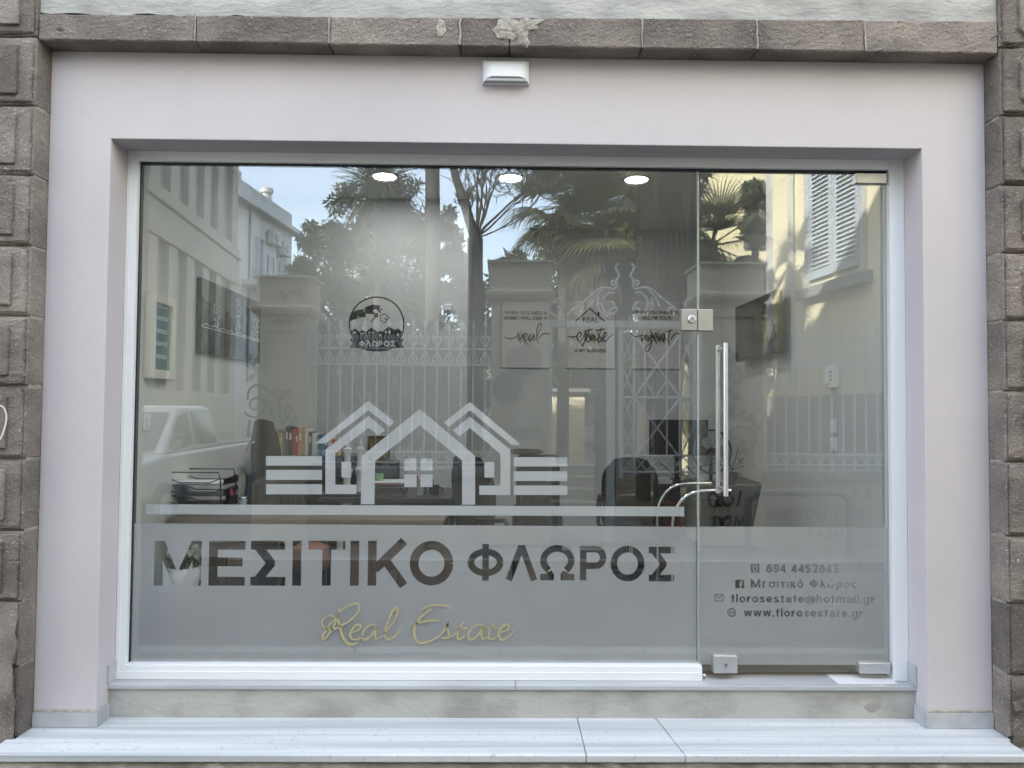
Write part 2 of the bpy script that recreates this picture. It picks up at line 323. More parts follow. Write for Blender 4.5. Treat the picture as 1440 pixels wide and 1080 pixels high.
def stonecourse(zs, x0, x1, side, parent, zr):
    # blocks between joints zs (descending); inner arris at x0 for side=+1 (left pier, inner side is +x)
    for i in range(len(zs)-1):
        zt, zb = zs[i], zs[i+1]; g = .003
        rough = i >= zr
        mb = MB()
        xin = x0; xout = x1
        a, b = min(xin, xout), max(xin, xout)
        ch = .012
        # body with a chamfered outer face (raised cushion)
        mb.pyz([(YP+ch, zb+g), (YP+ch, zt-g), (.1, zt-g), (.1, zb+g)], a, b)
        mi = .034
        aa, bb_ = (a+.0, b-mi*.35) if side > 0 else (a+mi*.35, b)
        mb.box(aa, bb_, YP, YP+ch+.002, zb+g+.012, zt-g-.008)
        o = roughen(mb.build('stone_block', stone, parent, bevel=.008, seg=1))
        if not rough:
            p0, p1 = (a+.05, b-.075) if side > 0 else (a+.085, b-.05)
            z0, z1 = zb+g+.045, zt-g-.045
            c = .03
            poly = [(p0+c, z0), (p1-c, z0), (p1, z0+c*.4), (p1, z1-c*.4), (p1-c, z1), (p0+c, z1), (p0, z1-c), (p0, z0+c)] if side < 0 else [(p0, z0), (p1, z0), (p1, z1), (p0, z1)]
            roughen(MB().pxz(poly, YP-.014, YP+.004).build('raised_panel', stone, o, bevel=.004, seg=1), .010, .004, 4)
yL = [50, 147, 245, 345, 444, 543, 646, 747, 847, 940, 1040]
dP = YP
zl = [at(40, y, YP)[1] for y in yL]; zl = [zl[0]+.345*2, zl[0]+.345]+zl
zr_ = [at(1425, y, YP)[1] for y in [65, 161, 259, 355, 450, 550, 650, 755, 850, 951, 1040]]; zr_ = [zr_[0]+.69, zr_[0]+.345]+zr_
pl = thing('stone_pier', 'grey andesite pier of raised blocks at the left edge, with scratched white scrawl', 'pier', (0, 0, 0))
stonecourse(zl, XL, XL-.55, 1, pl, 10)
pr = thing('stone_pier', 'grey andesite pier of raised round-cornered blocks at the right edge', 'pier', (0, 0, 0))
stonecourse(zr_, XR, XR+.55, -1, pr, 11)
# mortar core behind the joints and a worn foot
MB().box(XL-.55, XL-.004, YP+.03, .1, GZ, 2.6).build('mortar_core', mortar, pl)
MB().box(XR+.004, XR+.55, YP+.03, .1, GZ, 2.6).build('mortar_core', mortar, pr)
def roughfoot(x0, x1, z0, z1, parent):
    n, m = 9, 12; v = []
    for i in range(n+1):
        for j in range(m+1):
            a = i/n; b = j/m
            v.append((x0+(x1-x0)*a+rng.normal()*.004, YP-.006+rng.normal()*.008, z0+(z1-z0)*b))
    f = [(i*(m+1)+j, (i+1)*(m+1)+j, (i+1)*(m+1)+j+1, i*(m+1)+j+1) for i in range(n) for j in range(m)]
    mb = MB().add(v, f)
    return mb.build('worn_stone_face', stone, parent, smooth=True)
roughfoot(XL-.55, XL-.002, GZ, zl[10], pl); roughfoot(XR+.002, XR+.55, GZ, zr_[11], pr)
# white scrawl on the left pier, seen at the picture edge
sc_pts = [at(a, b, YP-.02) for a, b in smooth([(0, 570), (5, 573), (9, 583), (8, 596), (3, 612), (0, 618)])]
MB().quads2(ribbon(sc_pts, .008), lambda a, b: (a, YP-.0205, b)).build('chalk_scrawl', flatm('chalk', (.62, .60, .56)), pl)
# lintel course
ll = thing('stone_lintel', 'dark speckled stone lintel course across the top of the shop front', 'lintel', (0, 0, 0))
jx = [59, 275, 463, 647, 717, 903, 1065, 1216, 1400]
for i in range(8):
    a0, zt0 = at(jx[i], 20+9*(jx[i]-59)/1341, YL); a1, zt1 = at(jx[i+1], 20+9*(jx[i+1]-59)/1341, YL)
    if i == 0: a0 = XL
    if i == 7: a1 = XR
    zb = XTOP
    mb = MB().prism([(a0+.002, zb), (a1-.002, zb), (a1-.002, zt1), (a0+.002, zt0)], lambda a, b, t: (a, t, b), YL+rng.uniform(-.003, .003), .1)
    roughen(mb.build('stone_block', stone, ll, bevel=.006, seg=1), .008, .006, 5)
# mortar lines between lintel blocks, broken mortar patch over the lamp
for i in (1, 2, 3, 5, 6, 7):
    x = at(jx[i], 40, YL)[0]
    pts = [(x+rng.normal()*.002, XTOP+.004+k*.135/8) for k in range(9)]
    MB().quads2(ribbon(pts, .009, lambda t: .6+.6*rng.random()), lambda a, b: (a, YL-.0045, b)).build('mortar_joint', mortar, ll)
def blob(pts, y, depth, m, name, parent, rough=.004):
    P = [at(a, b, y) for a, b in smooth(pts, 4, True)]; c = np.mean(P, axis=0); v = []; rings = 5; n = len(P)
    for r_ in range(rings):
        s = 1-r_/rings
        for (a, b) in P: v.append((c[0]+(a-c[0])*s+rng.normal()*rough*.5, y-depth*(1-s**2.2)-(rng.random()*rough if r_ else 0), c[1]+(b-c[1])*s+rng.normal()*rough*.5))
    v.append((c[0], y-depth*.8, c[1])); f = []
    for r_ in range(rings-1): f += [(r_*n+k, r_*n+(k+1) % n, (r_+1)*n+(k+1) % n, (r_+1)*n+k) for k in range(n)]
    f += [((rings-1)*n+k, (rings-1)*n+(k+1) % n, len(v)-1) for k in range(n)]
    return MB().add(v, f).build(name, m, parent, smooth=True)
pale_m = mat('pale_mortar', (.50, .465, .41), .95, col2=(.27, .245, .22), ns=26, nd=8, bump=.008, bs=60)
blob([(702, 27), (711, 26), (722, 27), (735, 26), (748, 27), (765, 26), (762, 31), (755, 36), (757, 41), (746, 43), (742, 52), (745, 60), (741, 67), (736, 61), (730, 62), (727, 54), (721, 57), (716, 54), (705, 54), (698, 50), (696, 45), (692, 42), (699, 36)], YL-.002, .003, pale_m, 'broken_mortar', ll)
blob([(618, 28), (624, 30), (627, 42), (622, 51), (616, 50), (614, 38)], YL-.002, .002, pale_m, 'broken_mortar', ll)
blob([(78, 38), (88, 37), (97, 47), (90, 46), (80, 44)], YL+.003, .005, flatm('dark_stain', (.10, .095, .09), .9), 'dark_spot', ll)
hk = thing('wall_hook', 'two small rusty nails in the lintel end by the right pier', 'nail', (0, 0, 0))
for (a, b) in ((1403, 46), (1397, 53)):
    x, z = at(a, b, YL-.01); MB().tube([(x, YL+.02, z), (x, YL-.03, z+.002), (x+.006, YL-.035, z+.012)], .0045).build('nail', flatm('rusty_iron', (.22, .19, .17), .5), hk, smooth=True)
up = thing('upper_wall', 'rough grey cement render above the stone lintel', 'wall', (0, 0, 0))
zt = at(60, 18, YL)[1]
n, m_ = 90, 6; v = []
for i in range(n+1):
    for j in range(m_+1):
        x = XL+(XR-XL)*i/n; z0 = at(720, 23.5, YL)[1]-.012+rng.normal()*.004
        v.append((x, YL+.012+rng.normal()*.0015, z0+(2.6-z0)*(j/m_)**1.6))
f = [(i*(m_+1)+j, (i+1)*(m_+1)+j, (i+1)*(m_+1)+j+1, i*(m_+1)+j+1) for i in range(n) for j in range(m_)]
MB().add(v, f).build('render_coat', cement, up, smooth=True)
MB().box(XL, XR, YL+.03, .1, at(720, 40, YL)[1], 2.6).build('masonry', cement, up)
# building mass around the shop
for nm, bx in (('masonry', (-14, 14, -.30, 9.5, 2.6, 9.1)), ('masonry', (-14, XL-.55, -.27, 9.5, GZ, 2.6)), ('masonry', (XR+.55, 14, -.27, 9.5, GZ, 2.6)), ('masonry', (XL-.55, XR+.55, 3.6, 9.5, GZ, 2.6)),
               ('masonry', (XL-.55, -2.1, .1, 3.6, GZ, 2.6)), ('masonry', (2.2, XR+.55, .1, 3.6, GZ, 2.6)), ('masonry', (-2.1, 2.2, .1, 3.6, 1.85, 2.6))):
    MB().box(*bx).build(nm, cement, up)
up_cornice = MB().box(-14.2, 14.2, -.5, -.3, 8.85, 9.1).build('cornice', cement, up)
for x in (-11, -8, -5, -1.6, 1.8, 5, 8, 11):
    fr = MB().box(x-.55, x+.55, -.335, -.302, 3.9, 6.1).build('window', flatm('shutter_green_grey', (.30, .34, .33), .6), up, bevel=.01)
# --- white wall lamp above the window
lamp = thing('wall_lamp', 'white rectangular wedge-shaped wall lamp under the lintel', 'lamp', (0, 0, 0))
lx0, lz1 = at(677, 86, YW); lx1, lz0 = at(746, 122, YW)
x0, x1, z0, z1 = lx0+.006, lx1-.006, lz0+.004, lz1-.002; dp = .055
mb = MB(); v = [(x0, YW, z0), (x1, YW, z0), (x1, YW, z1), (x0, YW, z1)]
v += [(x0+.004, YW-.022, z0+.003), (x1-.004, YW-.022, z0+.003), (x1-.004, YW-.022, z1-.004), (x0+.004, YW-.022, z1-.004)]
mb.add(v, [(0, 1, 5, 4), (1, 2, 6, 5), (2, 3, 7, 6), (3, 0, 4, 7)])
# sloping hood: rounded lower front edge
pro = [(z1-.006, .024), (z1-.018, .036), (z1-.038, .046), (z0+.026, dp)]
vs = []
xi = [x0+.004, x0+.022, x0+.045, x1-.045, x1-.022, x1-.004]; dro = [0, .62, .94, .94, .62, 0]
for z, d in pro:
    for X, k in zip(xi, dro): vs.append((X, YW-.022-(d-.022)*k, z if k > .5 else z))
for X, k in zip(xi, dro): vs.append((X, YW-.022-(dp-.022)*k*1.0, z0+.003+.020*k))
nX = len(xi); fs = [(r_*nX+c, r_*nX+c+1, (r_+1)*nX+c+1, (r_+1)*nX+c) for r_ in range(len(pro)) for c in range(nX-1)]
fs.append(tuple(range(nX-1, -1, -1)))
mb.add(vs, fs); mb.build('housing', white_pl, lamp, smooth=True)
MB().pxz([(x0+.014, z0+.0045), (x1-.014, z0+.0045), (x1-.04, z0+.021), (x0+.04, z0+.021)], YW-.046, YW-.018).build('diffuser', flatm('grey_diffuser', (.42, .43, .45), .4), lamp)
# --- platform, riser, sill
st = thing('entrance_step', 'grey streaked white marble platform on a rough concrete base below the window', 'step', (0, 0, 0))
xa = [XL-.035, at(822, 1030, -.4)[0], at(958, 1030, -.4)[0], XR-.02]
YF = -.475
for i in range(3):
    j0, j1 = xa[i], xa[i+1]
    if i == 0: poly = [(j0, YF), (j1-.0012, YF), (j1-.0012, -.08), (XL+.0, -.08), (XL+.0, YP), (j0, YP-.0)]
    elif i == 1: poly = [(j0+.0012, YF), (j1-.0012, YF), (j1-.05, -.08), (j0+.0012, -.08)]
    else: poly = [(j0+.0012, YF), (j1, YF), (j1, YP), (XR, YP), (XR, -.08), (j0-.046, -.08)]
    MB().pxy(poly, ZP-.033, ZP).build('marble_slab', marble, st, bevel=.005, seg=3)
n, m_ = 160, 3; v = []
for i in range(n+1):
    for j, zz in enumerate((ZP-.034, ZP-.06, ZP-.11, GZ)):
        v.append((-3+(6.2)*i/n, -.455+rng.normal()*.006-(.01*j), zz+rng.normal()*.003))
MB().add(v, [(i*4+j, (i+1)*4+j, (i+1)*4+j+1, i*4+j+1) for i in range(n) for j in range(3)]).build('concrete_base', step_m, st, smooth=True)
MB().box(-2.9, 3.1, -.44, 0, GZ, ZP-.034).build('concrete_core', step_m, st)
MB().box(OL+.002, OR_-.002, -.088, .02, ZP+.0005, ZS-.0235).build('cement_riser', riser_m, st)
blob([(1215, 994), (1222, 989), (1232, 988), (1239, 990), (1236, 997), (1228, 1002), (1221, 1001)], -.0885, .002, flatm('damp_cement', (.29, .28, .26), .8), 'damp_patch', st, .0005)
blob([(1212, 966), (1225, 964), (1247, 964), (1245, 968), (1230, 968)], -.0885, .002, flatm('white_filler', (.72, .72, .70), .8), 'filler_smear', st, .0005)
sill_m = mat('grey_marble_sill', (.47, .48, .50), .35, col2=(.36, .37, .39), ns=5, nd=9, stretch=(.3, 2, 2))
sill = thing('window_sill', 'thin grey white marble sill slab under the shop window and door', 'sill', (0, 0, 0))
sx = at(725, 955, -.1)[0]
MB().box(OL-.012, sx-.001, -.100, .06, ZS-.023, ZS).build('marble_slab', sill_m, sill, bevel=.004)
MB().box(sx+.001, OR_+.006, -.100, .06, ZS-.023, ZS).build('marble_slab', sill_m, sill, bevel=.004)
# skirting tiles
sk = thing('skirting', 'grey marble skirting tiles at the foot of the lavender wall, left of the window', 'skirting', (0, 0, 0))
zt_ = at(100, 1001, YW)[1]
MB().box(XL+.002, OL+.010, YW-.011, YW-.0005, ZP+.001, zt_).build('tile', marble_v, sk, bevel=.0015)
MB().box(OL+.0005, OL+.010, YW, -.09, ZP+.001, zt_+.004).build('tile', marble_v, sk, bevel=.0015)
MB().box(OL+.0005, OL+.010, -.105, -.034, ZS+.0005, ZS+.092).build('tile', marble_v, sk, bevel=.0015)
MB().box(XL+.004, OL+.004, YW-.008, YW-.0005, zt_, zt_+.012).build('mortar_joint', pale_m, sk, bevel=.003)
sk2 = thing('skirting', 'grey marble skirting tiles at the foot of the lavender wall, right of the door', 'skirting', (0, 0, 0))
zt_ = at(1350, 1002, YW)[1]
MB().box(OR_-.010, XR-.002, YW-.011, YW-.0005, ZP+.001, zt_).build('tile', marble_v, sk2, bevel=.0015)
MB().box(OR_-.010, OR_-.0005, YW, -.09, ZP+.001, zt_+.004).build('tile', marble_v, sk2, bevel=.0015)
MB().box(OR_-.010, OR_-.0005, -.105, -.034, ZS+.0005, ZS+.10).build('tile', marble_v, sk2, bevel=.0015)
MB().box(OR_-.004, XR-.004, YW-.008, YW-.0005, zt_, zt_+.012).build('mortar_joint', pale_m, sk2, bevel=.003)

# ================================================================ WINDOW AND DOOR
IL, IR = -1.845, 1.973; IT, IB = 1.235, -1.275
XS = at(981.5, 600)[0]                  # seam between pane and door
win = thing('shop_window', 'wide fixed shop pane in a white aluminium frame, with Greek lettering in frosted film', 'window', (0, 0, 0))
MB().box(OL+.001, IL, -.032, .04, ZS+.0015, OT-.001).build('frame_jamb', alu, win, bevel=.002)
MB().box(IL, IR, -.032, .04, IT, OT-.001).build('frame_head', alu, win, bevel=.002)
MB().box(IR, OR_-.001, -.032, .04, ZS+.0015, OT-.001).build('frame_jamb', alu, win, bevel=.002)
MB().box(IL, XS+.012, -.034, .04, ZS+.0015, IB-.002).build('frame_foot', alu, win, bevel=.003)
# narrow inner step of the profile
MB().box(IL, IL+.004, -.004, .03, IB, IT-.004).build('gasket', dark_gap, win)
MB().box(IL+.004, IR, -.010, .03, IT-.005, IT).build('gasket', dark_gap, win)
MB().box(OL+.002, IL-.030, -.036, -.0322, ZS+.004, OT-.03).build('frame_step', alu, win, bevel=.0012)
MB().box(OL+.002, XS+.010, -.038, -.0345, ZS+.0017, ZS+.042).build('frame_step', alu, win, bevel=.0012)
pane = MB().box(IL+.004, XS-.003, 0, .010, IB-.012, IT-.005).build('glass_pane', glass, win)
MB().box(XS-.0029, XS-.0010, .0005, .0095, IB, IT-.006).build('polished_edge', edge_glass, win)
FY = .0116
fx = lambda a, b: (a, FY, b)
# --- lower frosted sheet with the letters cut out
def placed(ch, box, sw):
    (x0, zt), (x1, zb) = at(box[0], box[1]), at(box[2], box[3]); W = x1-x0; H = zt-zb
    return [[(p[0]+x0, p[1]+zb) for p in q] for q in glyph(ch, W, H, sw)]
holes = []
k = .00361
for ch, a, b in (('Μ', 216, 281), ('Ε', 293, 343), ('Σ', 352, 400), ('Ι', 410, 423), ('Τ', 433, 484), ('Ι', 491, 505), ('Κ', 517, 574), ('Ο', 576, 637)):
    holes += placed(ch, (a, 761, b, 824.5), 12.2*k)
for ch, a, b, t, bt in (('Φ', 657.5, 708, 765.5, 817.5), ('Λ', 711, 756, 767, 817), ('Ω', 760, 808, 767, 817), ('Ρ', 816, 853, 768, 817), ('Ο', 859, 907, 768, 818.5), ('Σ', 913, 949, 769.5, 818.5)):
    holes += placed(ch, (a, t, b, bt), 9.2*k)
zf0 = at(500, 738)[1]
ext = [[(IL+.005, IB-.01), (XS-.006, IB-.01), (XS-.006, zf0-.003), (IL+.005, zf0)]]
sheet('frosted_film', ext, holes, fx, film, pane)
# --- logo
lx = lambda P: [at(420+a/4, 450+b/4) for a, b in P]
rx = lambda P: [at(640+a/4, 450+b/4) for a, b in P]
lg = [
 ('L', [(90, 695), (390, 455), (537, 573), (510, 600), (390, 508), (148, 695)]),
 ('L', [(147, 980), (147, 730), (390, 540), (485, 620), (447, 650), (390, 607), (203, 750), (203, 928), (322, 928), (322, 980)]),
 ('L', [(238, 800), (292, 800), (292, 888), (238, 888)]),
 ('L', [(347, 1038), (354, 765), (680, 500), (992, 765), (992, 1040), (918, 1040), (918, 790), (680, 592), (427, 795), (424, 1038)]),
 ('L', [(592, 780), (661, 780), (661, 848), (592, 848)]), ('L', [(684, 780), (752, 780), (752, 848), (684, 848)]),
 ('L', [(592, 870), (661, 870), (661, 941), (592, 941)]), ('L', [(684, 870), (752, 870), (752, 941), (684, 941)]),
 ('L', [(815, 578), (962, 460), (1250, 703), (1198, 703), (962, 508), (843, 602)]),
 ('L', [(865, 622), (962, 543), (1190, 730), (1190, 985), (1015, 985), (1015, 933), (1135, 933), (1135, 755), (962, 607), (905, 655)]),
 ('L', [(1045, 800), (1100, 800), (1100, 888), (1045, 888)]),
 ('R', [(330, 772), (632, 773), (632, 825), (330, 825)]), ('R', [(330, 852), (632, 852), (632, 907), (330, 907)]), ('R', [(330, 932), (632, 932), (632, 986), (330, 986)])]
polys = [lx(p) if s == 'L' else rx(p) for s, p in lg]
for y0, y1 in ((641.5, 655), (661, 675.2), (681.2, 695.5)): polys.append(px([(373, y0), (452, y0), (452, y1), (373, y1)]))
polys.append(px([(204, 709.5), (963, 713), (963, 726.5), (204, 723.5)]))
for i, p in enumerate(polys):
    sheet('frosted_house_logo' if i < 11 else 'frosted_bar', [p], [], lambda a, b: (a, FY, b), film_l, pane)
# --- gold script
g = lambda P: [at(440+a/4.8, 835+b/4.8) for a, b in P]
gold = [([(182, 93), (165, 150), (148, 205), (110, 268), (72, 308), (68, 282), (100, 225), (158, 158)], 11), ([(150, 158), (112, 145), (72, 168), (62, 205), (90, 236), (140, 238), (190, 215), (250, 180), (305, 122), (315, 85), (290, 66), (240, 80), (190, 115), (165, 145)], 11),
 ([(163, 150), (183, 225), (203, 290), (238, 335), (280, 340), (305, 325)], 15), ([(262, 265), (308, 242), (325, 218), (300, 208), (265, 240), (250, 282), (270, 308), (310, 305), (345, 285)], 11),
 ([(430, 218), (390, 208), (345, 248), (335, 290), (355, 310), (395, 280), (432, 222), (420, 275), (430, 305), (470, 285)], 11), ([(470, 285), (540, 195), (575, 112), (560, 98), (530, 130), (490, 240), (490, 290), (515, 308), (555, 285), (598, 232)], 11),
 ([(730, 125), (740, 102), (790, 80), (860, 75), (910, 84), (920, 100), (890, 115)], 10), ([(800, 100), (760, 130), (715, 175), (685, 240), (690, 300), (730, 332), (790, 320), (850, 290)], 14), ([(665, 215), (720, 195), (790, 180), (855, 180)], 11),
 ([(850, 290), (895, 235), (912, 200), (905, 228), (916, 270), (902, 300), (862, 295)], 11), ([(915, 298), (955, 272), (985, 240)], 8), ([(1020, 185), (985, 240), (975, 285), (987, 307), (1030, 285)], 11), ([(965, 235), (1045, 232)], 8),
 ([(1150, 218), (1110, 208), (1062, 248), (1050, 290), (1070, 310), (1110, 285), (1152, 222), (1137, 278), (1150, 305), (1182, 288)], 11), ([(1230, 190), (1200, 240), (1187, 285), (1202, 308), (1242, 288)], 11), ([(1165, 230), (1255, 228)], 8),
 ([(1258, 265), (1308, 245), (1325, 218), (1300, 208), (1262, 245), (1255, 288), (1280, 312), (1320, 290), (1365, 240)], 12)]
qs = []
for P, ww in gold: qs += ribbon(smooth(g(P), 6), .9*ww/4.8*k, lambda t: .55+.75*math.sin(math.pi*min(1, max(0, t)))**.5)
mb = MB(); mb.quads2(qs, lambda a, b: (a, -.0006, b)); mb.build('gold_script_lettering', gold_vinyl, pane)
# --- round black sticker
s = lambda P: [at(480+a/10.8, 400+b/10.8) for a, b in P]
cx_, cz_ = at(529, 455.5); rr = 38.3*k
sol = ribbon(arc(cx_, cz_, rr, rr, -10, 190, 48), 2.1*k)
sol += [s([(130, 550), (135, 450), (190, 400), (240, 385), (330, 370), (380, 330), (470, 300), (590, 318), (588, 335), (560, 345), (628, 378), (615, 392), (570, 370), (600, 430), (585, 435), (548, 400), (530, 370), (490, 375), (470, 400), (500, 425), (555, 430), (555, 490), (512, 500), (443, 578), (432, 565), (488, 500), (485, 445), (360, 440), (365, 490), (300, 495), (230, 515), (150, 545)])]
sol += ribbon(s([(590, 460), (655, 440), (720, 500), (655, 580), (588, 540), (590, 460)]), 1.1*k); sol += [s([(650, 512), (668, 500), (690, 520), (668, 540)])]
sol += [s([(112, 640), (135, 700), (200, 665), (265, 715), (310, 690), (360, 720), (450, 650), (545, 715), (585, 700), (620, 715), (715, 630), (800, 685), (850, 655), (925, 715), (940, 640), (948, 700), (900, 825), (942, 825), (912, 890), (945, 960), (785, 968), (700, 1003), (545, 1018), (390, 1003), (285, 970), (120, 962), (158, 895), (122, 825), (168, 825), (120, 720)])]
hol = []
for a, b, w_, h_ in ((180, 715, 34, 30), (282, 730, 22, 24), (312, 730, 22, 24), (410, 715, 24, 26), (462, 715, 24, 26), (570, 755, 26, 28), (660, 700, 26, 42), (712, 700, 30, 42), (842, 740, 26, 36)):
    hol.append(s([(a, b), (a+w_, b), (a+w_, b+h_), (a, b+h_)]))
xx = 262
for ch, W in (('Φ', 88), ('Λ', 82), ('Ω', 88), ('Ρ', 66), ('Ο', 92), ('Σ', 76)):
    (x0, z1), (x1, z0) = at(480+xx/10.8, 400+852/10.8), at(480+(xx+W)/10.8, 400+940/10.8)
    hol += [[(p[0]+x0, p[1]+z0) for p in q] for q in glyph(ch, x1-x0, z1-z0, 1.75*k)]; xx += W+13
sheet('round_estate_sticker', sol, hol, lambda a, b: (a, FY, b), black_vinyl, pane)

# --- the door
door = thing('glass_door', 'frameless glass door with a long steel pull bar and frosted contact details', 'door', (0, 0, 0))
DB = at(1100, 944.5)[1]; DT = at(1100, 244.5)[1]
dpane = MB().box(XS+.006, IR-.006, 0, .010, DB, DT).build('glass_leaf', glass, door)
MB().box(XS+.0035, XS+.0058, .0005, .0095, DB, DT).build('polished_edge', edge_glass, door)
MB().box(IR-.0058, IR-.004, .0005, .0095, DB, DT).build('polished_edge', edge_glass, door)
hol = []
def line(s_, px0, px1, pyb, H=11.6, w_=1.9, sp=.13):
    x0, z0 = at(px0, pyb); q, xe = word(s_, 0, 0, H*k, w_*k, sp)
    sx_ = (at(px1, pyb)[0]-x0)/(xe-sp*H*k)
    return [[(p[0]*sx_+x0, p[1]+z0) for p in r_] for r_ in q]
hol += line('694 4452045', 1079, 1181, 806)
hol += line('Μεσιτικό Φλώρος', 1057, 1206, 827)
hol += line('florosestate@hotmail.gr', 1029, 1232, 848)
hol += line('www.florosestate.gr', 1047, 1215, 868)
sol = []
sq = lambda a, b, c, d: px([(a, b), (c, b), (c, d), (a, d)])
def icon(a, b, c, d): hol.append(sq(a, b, c, d))
# phone icon
sol2 = []
icon(1057, 794, 1069, 806); ph = sq(1060, 795.5, 1066, 804.7); ph2 = sq(1061.3, 797, 1064.7, 802.5)
icon(1035, 816, 1047.5, 828)
fq = ribbon(px([(1046, 818.3), (1043.5, 818.4), (1042.6, 820), (1042.6, 828)]), 2*k)+ribbon(px([(1040.5, 822.2), (1045.8, 822.2)]), 1.6*k)
# envelope icon, globe icon
env = ribbon(px([(1006, 837), (1018, 837), (1018, 846), (1006, 846), (1006, 837)]), 1.1*k)+ribbon(px([(1006, 837), (1012, 842.5), (1018, 837)]), 1.1*k)
gx, gz = at(1030, 862); glb = ribbon(arc(gx, gz, 5.6*k, 5.6*k, 0, 360, 20), 1.1*k)+ribbon(arc(gx, gz, 2.4*k, 5.6*k, 0, 360, 16), .9*k)+ribbon([(gx-5.6*k, gz), (gx+5.6*k, gz)], .9*k)
hol += env+glb
zf1 = at(1100, 741.5)[1]; zf2 = at(1100, 936)[1]
sheet('frosted_film', [[(XS+.008, zf2), (IR-.008, zf2), (IR-.008, zf1), (XS+.008, zf1)]], hol, fx, film, dpane)
sheet('frosted_icon', [ph]+fq, [ph2], fx, film, dpane)
# fittings
def pbox(a, b, c, d, y0, y1, Y=-.02):
    (x0, z1), (x1, z0) = at(a, b, Y), at(c, d, Y); return MB().box(x0, x1, y0, y1, z0, z1)
pbox(1204.5, 243, 1248, 257.5, -.018, .028).build('top_hinge_patch', steel, door, bevel=.002)
pbox(1209, 932.5, 1252, 947.5, -.022, .028).build('bottom_hinge_patch', steel_l, door, bevel=.003)
lk = pbox(1003.5, 922, 1037, 946.8, -.022, .028).build('bottom_lock_patch', steel_l, door, bevel=.0025)
kx, kz = at(1020.5, 935.5, -.025)
MB().lathe([(.0085, -.032), (.0085, -.020)], (kx, 0, kz+.004), 16, 'y').build('lock_cylinder', steel, lk, smooth=True)
MB().box(kx-.0045, kx+.0045, -.031, -.021, kz-.014, kz).build('cylinder_foot', steel, lk, bevel=.002)
MB().box(kx-.001, kx+.001, -.0328, -.0318, kz-.001, kz+.009).build('key_slot', dark_gap, lk)
kp = pbox(981.6, 435, 1003, 465, -.018, .028).build('centre_lock_keep', steel, door, bevel=.002)
kb = pbox(958.5, 434.5, 980.6, 464.5, -.018, .028).build('centre_lock_box', steel, win, bevel=.002)
kx, kz = at(973, 448.5, -.02)
MB().lathe([(.0205, -.019), (.0205, -.026), (.016, -.03)], (kx, 0, kz), 24, 'y').build('lock_rosette', steel_l, kb, smooth=True)
MB().lathe([(.010, -.029), (.010, -.034)], (kx, 0, kz), 16, 'y').build('cylinder', flatm('brass_grey', (.45, .42, .36), .35), kb, smooth=True)
MB().box(kx-.006, kx+.006, -.0355, -.0338, kz-.0012, kz+.0012).build('key_slot', dark_gap, kb)
hd = bpy.data.objects.new('pull_handle', None)
xh, zh1 = at(1021, 482, -.07); _, zh0 = at(1021, 698, -.07)
hb = MB().tube([(xh, -.062, zh0), (xh, -.062, zh1)], .0115, 20).build('pull_bar', steel_l, door, smooth=True)
xh2, zi1 = at(1011, 488, .07); _, zi0 = at(1011, 692, .07); xh2 = xh
MB().tube([(xh, .072, zh0), (xh, .072, zh1)], .0115, 20).build('pull_bar', steel_l, door, smooth=True)
for z in (zh0+.03, zh1-.03):
    MB().tube([(xh, -.06, z), (xh, -.001, z)], .0085, 14).build('bar_stub', chrome, hb, smooth=True)
    MB().lathe([(.015, -.004), (.015, 0)], (xh, 0, z), 18, 'y').build('stub_washer', chrome, hb, smooth=True)
    MB().tube([(xh, .011, z), (xh, .07, z)], .0085, 14).build('bar_stub', chrome, hb, smooth=True)
xq, zq = at(989.5, 941, -.02)
stp = MB().lathe([(.013, 0), (.013, .026), (.009, .031)], (xq, -.02, ZS+.0005), 16).build('door_stop', chrome, None, smooth=True); tag(stp, 'small chrome door stop stud on the sill by the door seam', 'door stop')
a0, a1 = at(1162, 942.5, .0), at(1255, 952, -.06)
pt = MB().pxy([(at(1178, 950, -.07)[0], -.072), (IR-.003, -.072), (IR-.003, .05), (at(1165, 943, .03)[0], .05)], ZS+.0005, ZS+.005).build('threshold_plate', white_pl, None, bevel=.001)
tag(pt, 'white floor plate under the door hinge corner', 'plate')

# ================================================================ THE OFFICE BEHIND THE PANE
FZ = -1.352; CZ = 1.64; WX0 = -1.90; WX1 = 2.00; YB1 = 2.03; YB2 = 2.95; XC = at(657, 500, YB1)[0]
struct('floor', B(WX0, WX1, .045, YB2, FZ-.05, FZ), floor_i)
struct('ceiling', B(WX0, WX1, .045, YB2, CZ, CZ+.1), ceil_i)
struct('wall_left', B(WX0-.1, WX0, .12, YB1+.1, FZ, CZ), wall_i)
struct('wall_right', B(WX1, WX1+.1, .12, YB2+.1, FZ, CZ), wall_i)
struct('wall_back_left', B(WX0-.1, XC, YB1, YB2+.1, FZ, CZ), wall_i)
struct('wall_back_right', B(XC, WX1+.1, YB2, YB2+.1, FZ, CZ), wall_i)
skb = flatm('skirting_dark', (.10, .085, .07), .4)
struct('skirting_board', MB().box(XC, WX1, YB2-.012, YB2-.001, FZ, FZ+.08).box(WX0, XC, YB1-.012, YB1-.001, FZ, FZ+.08), skb)
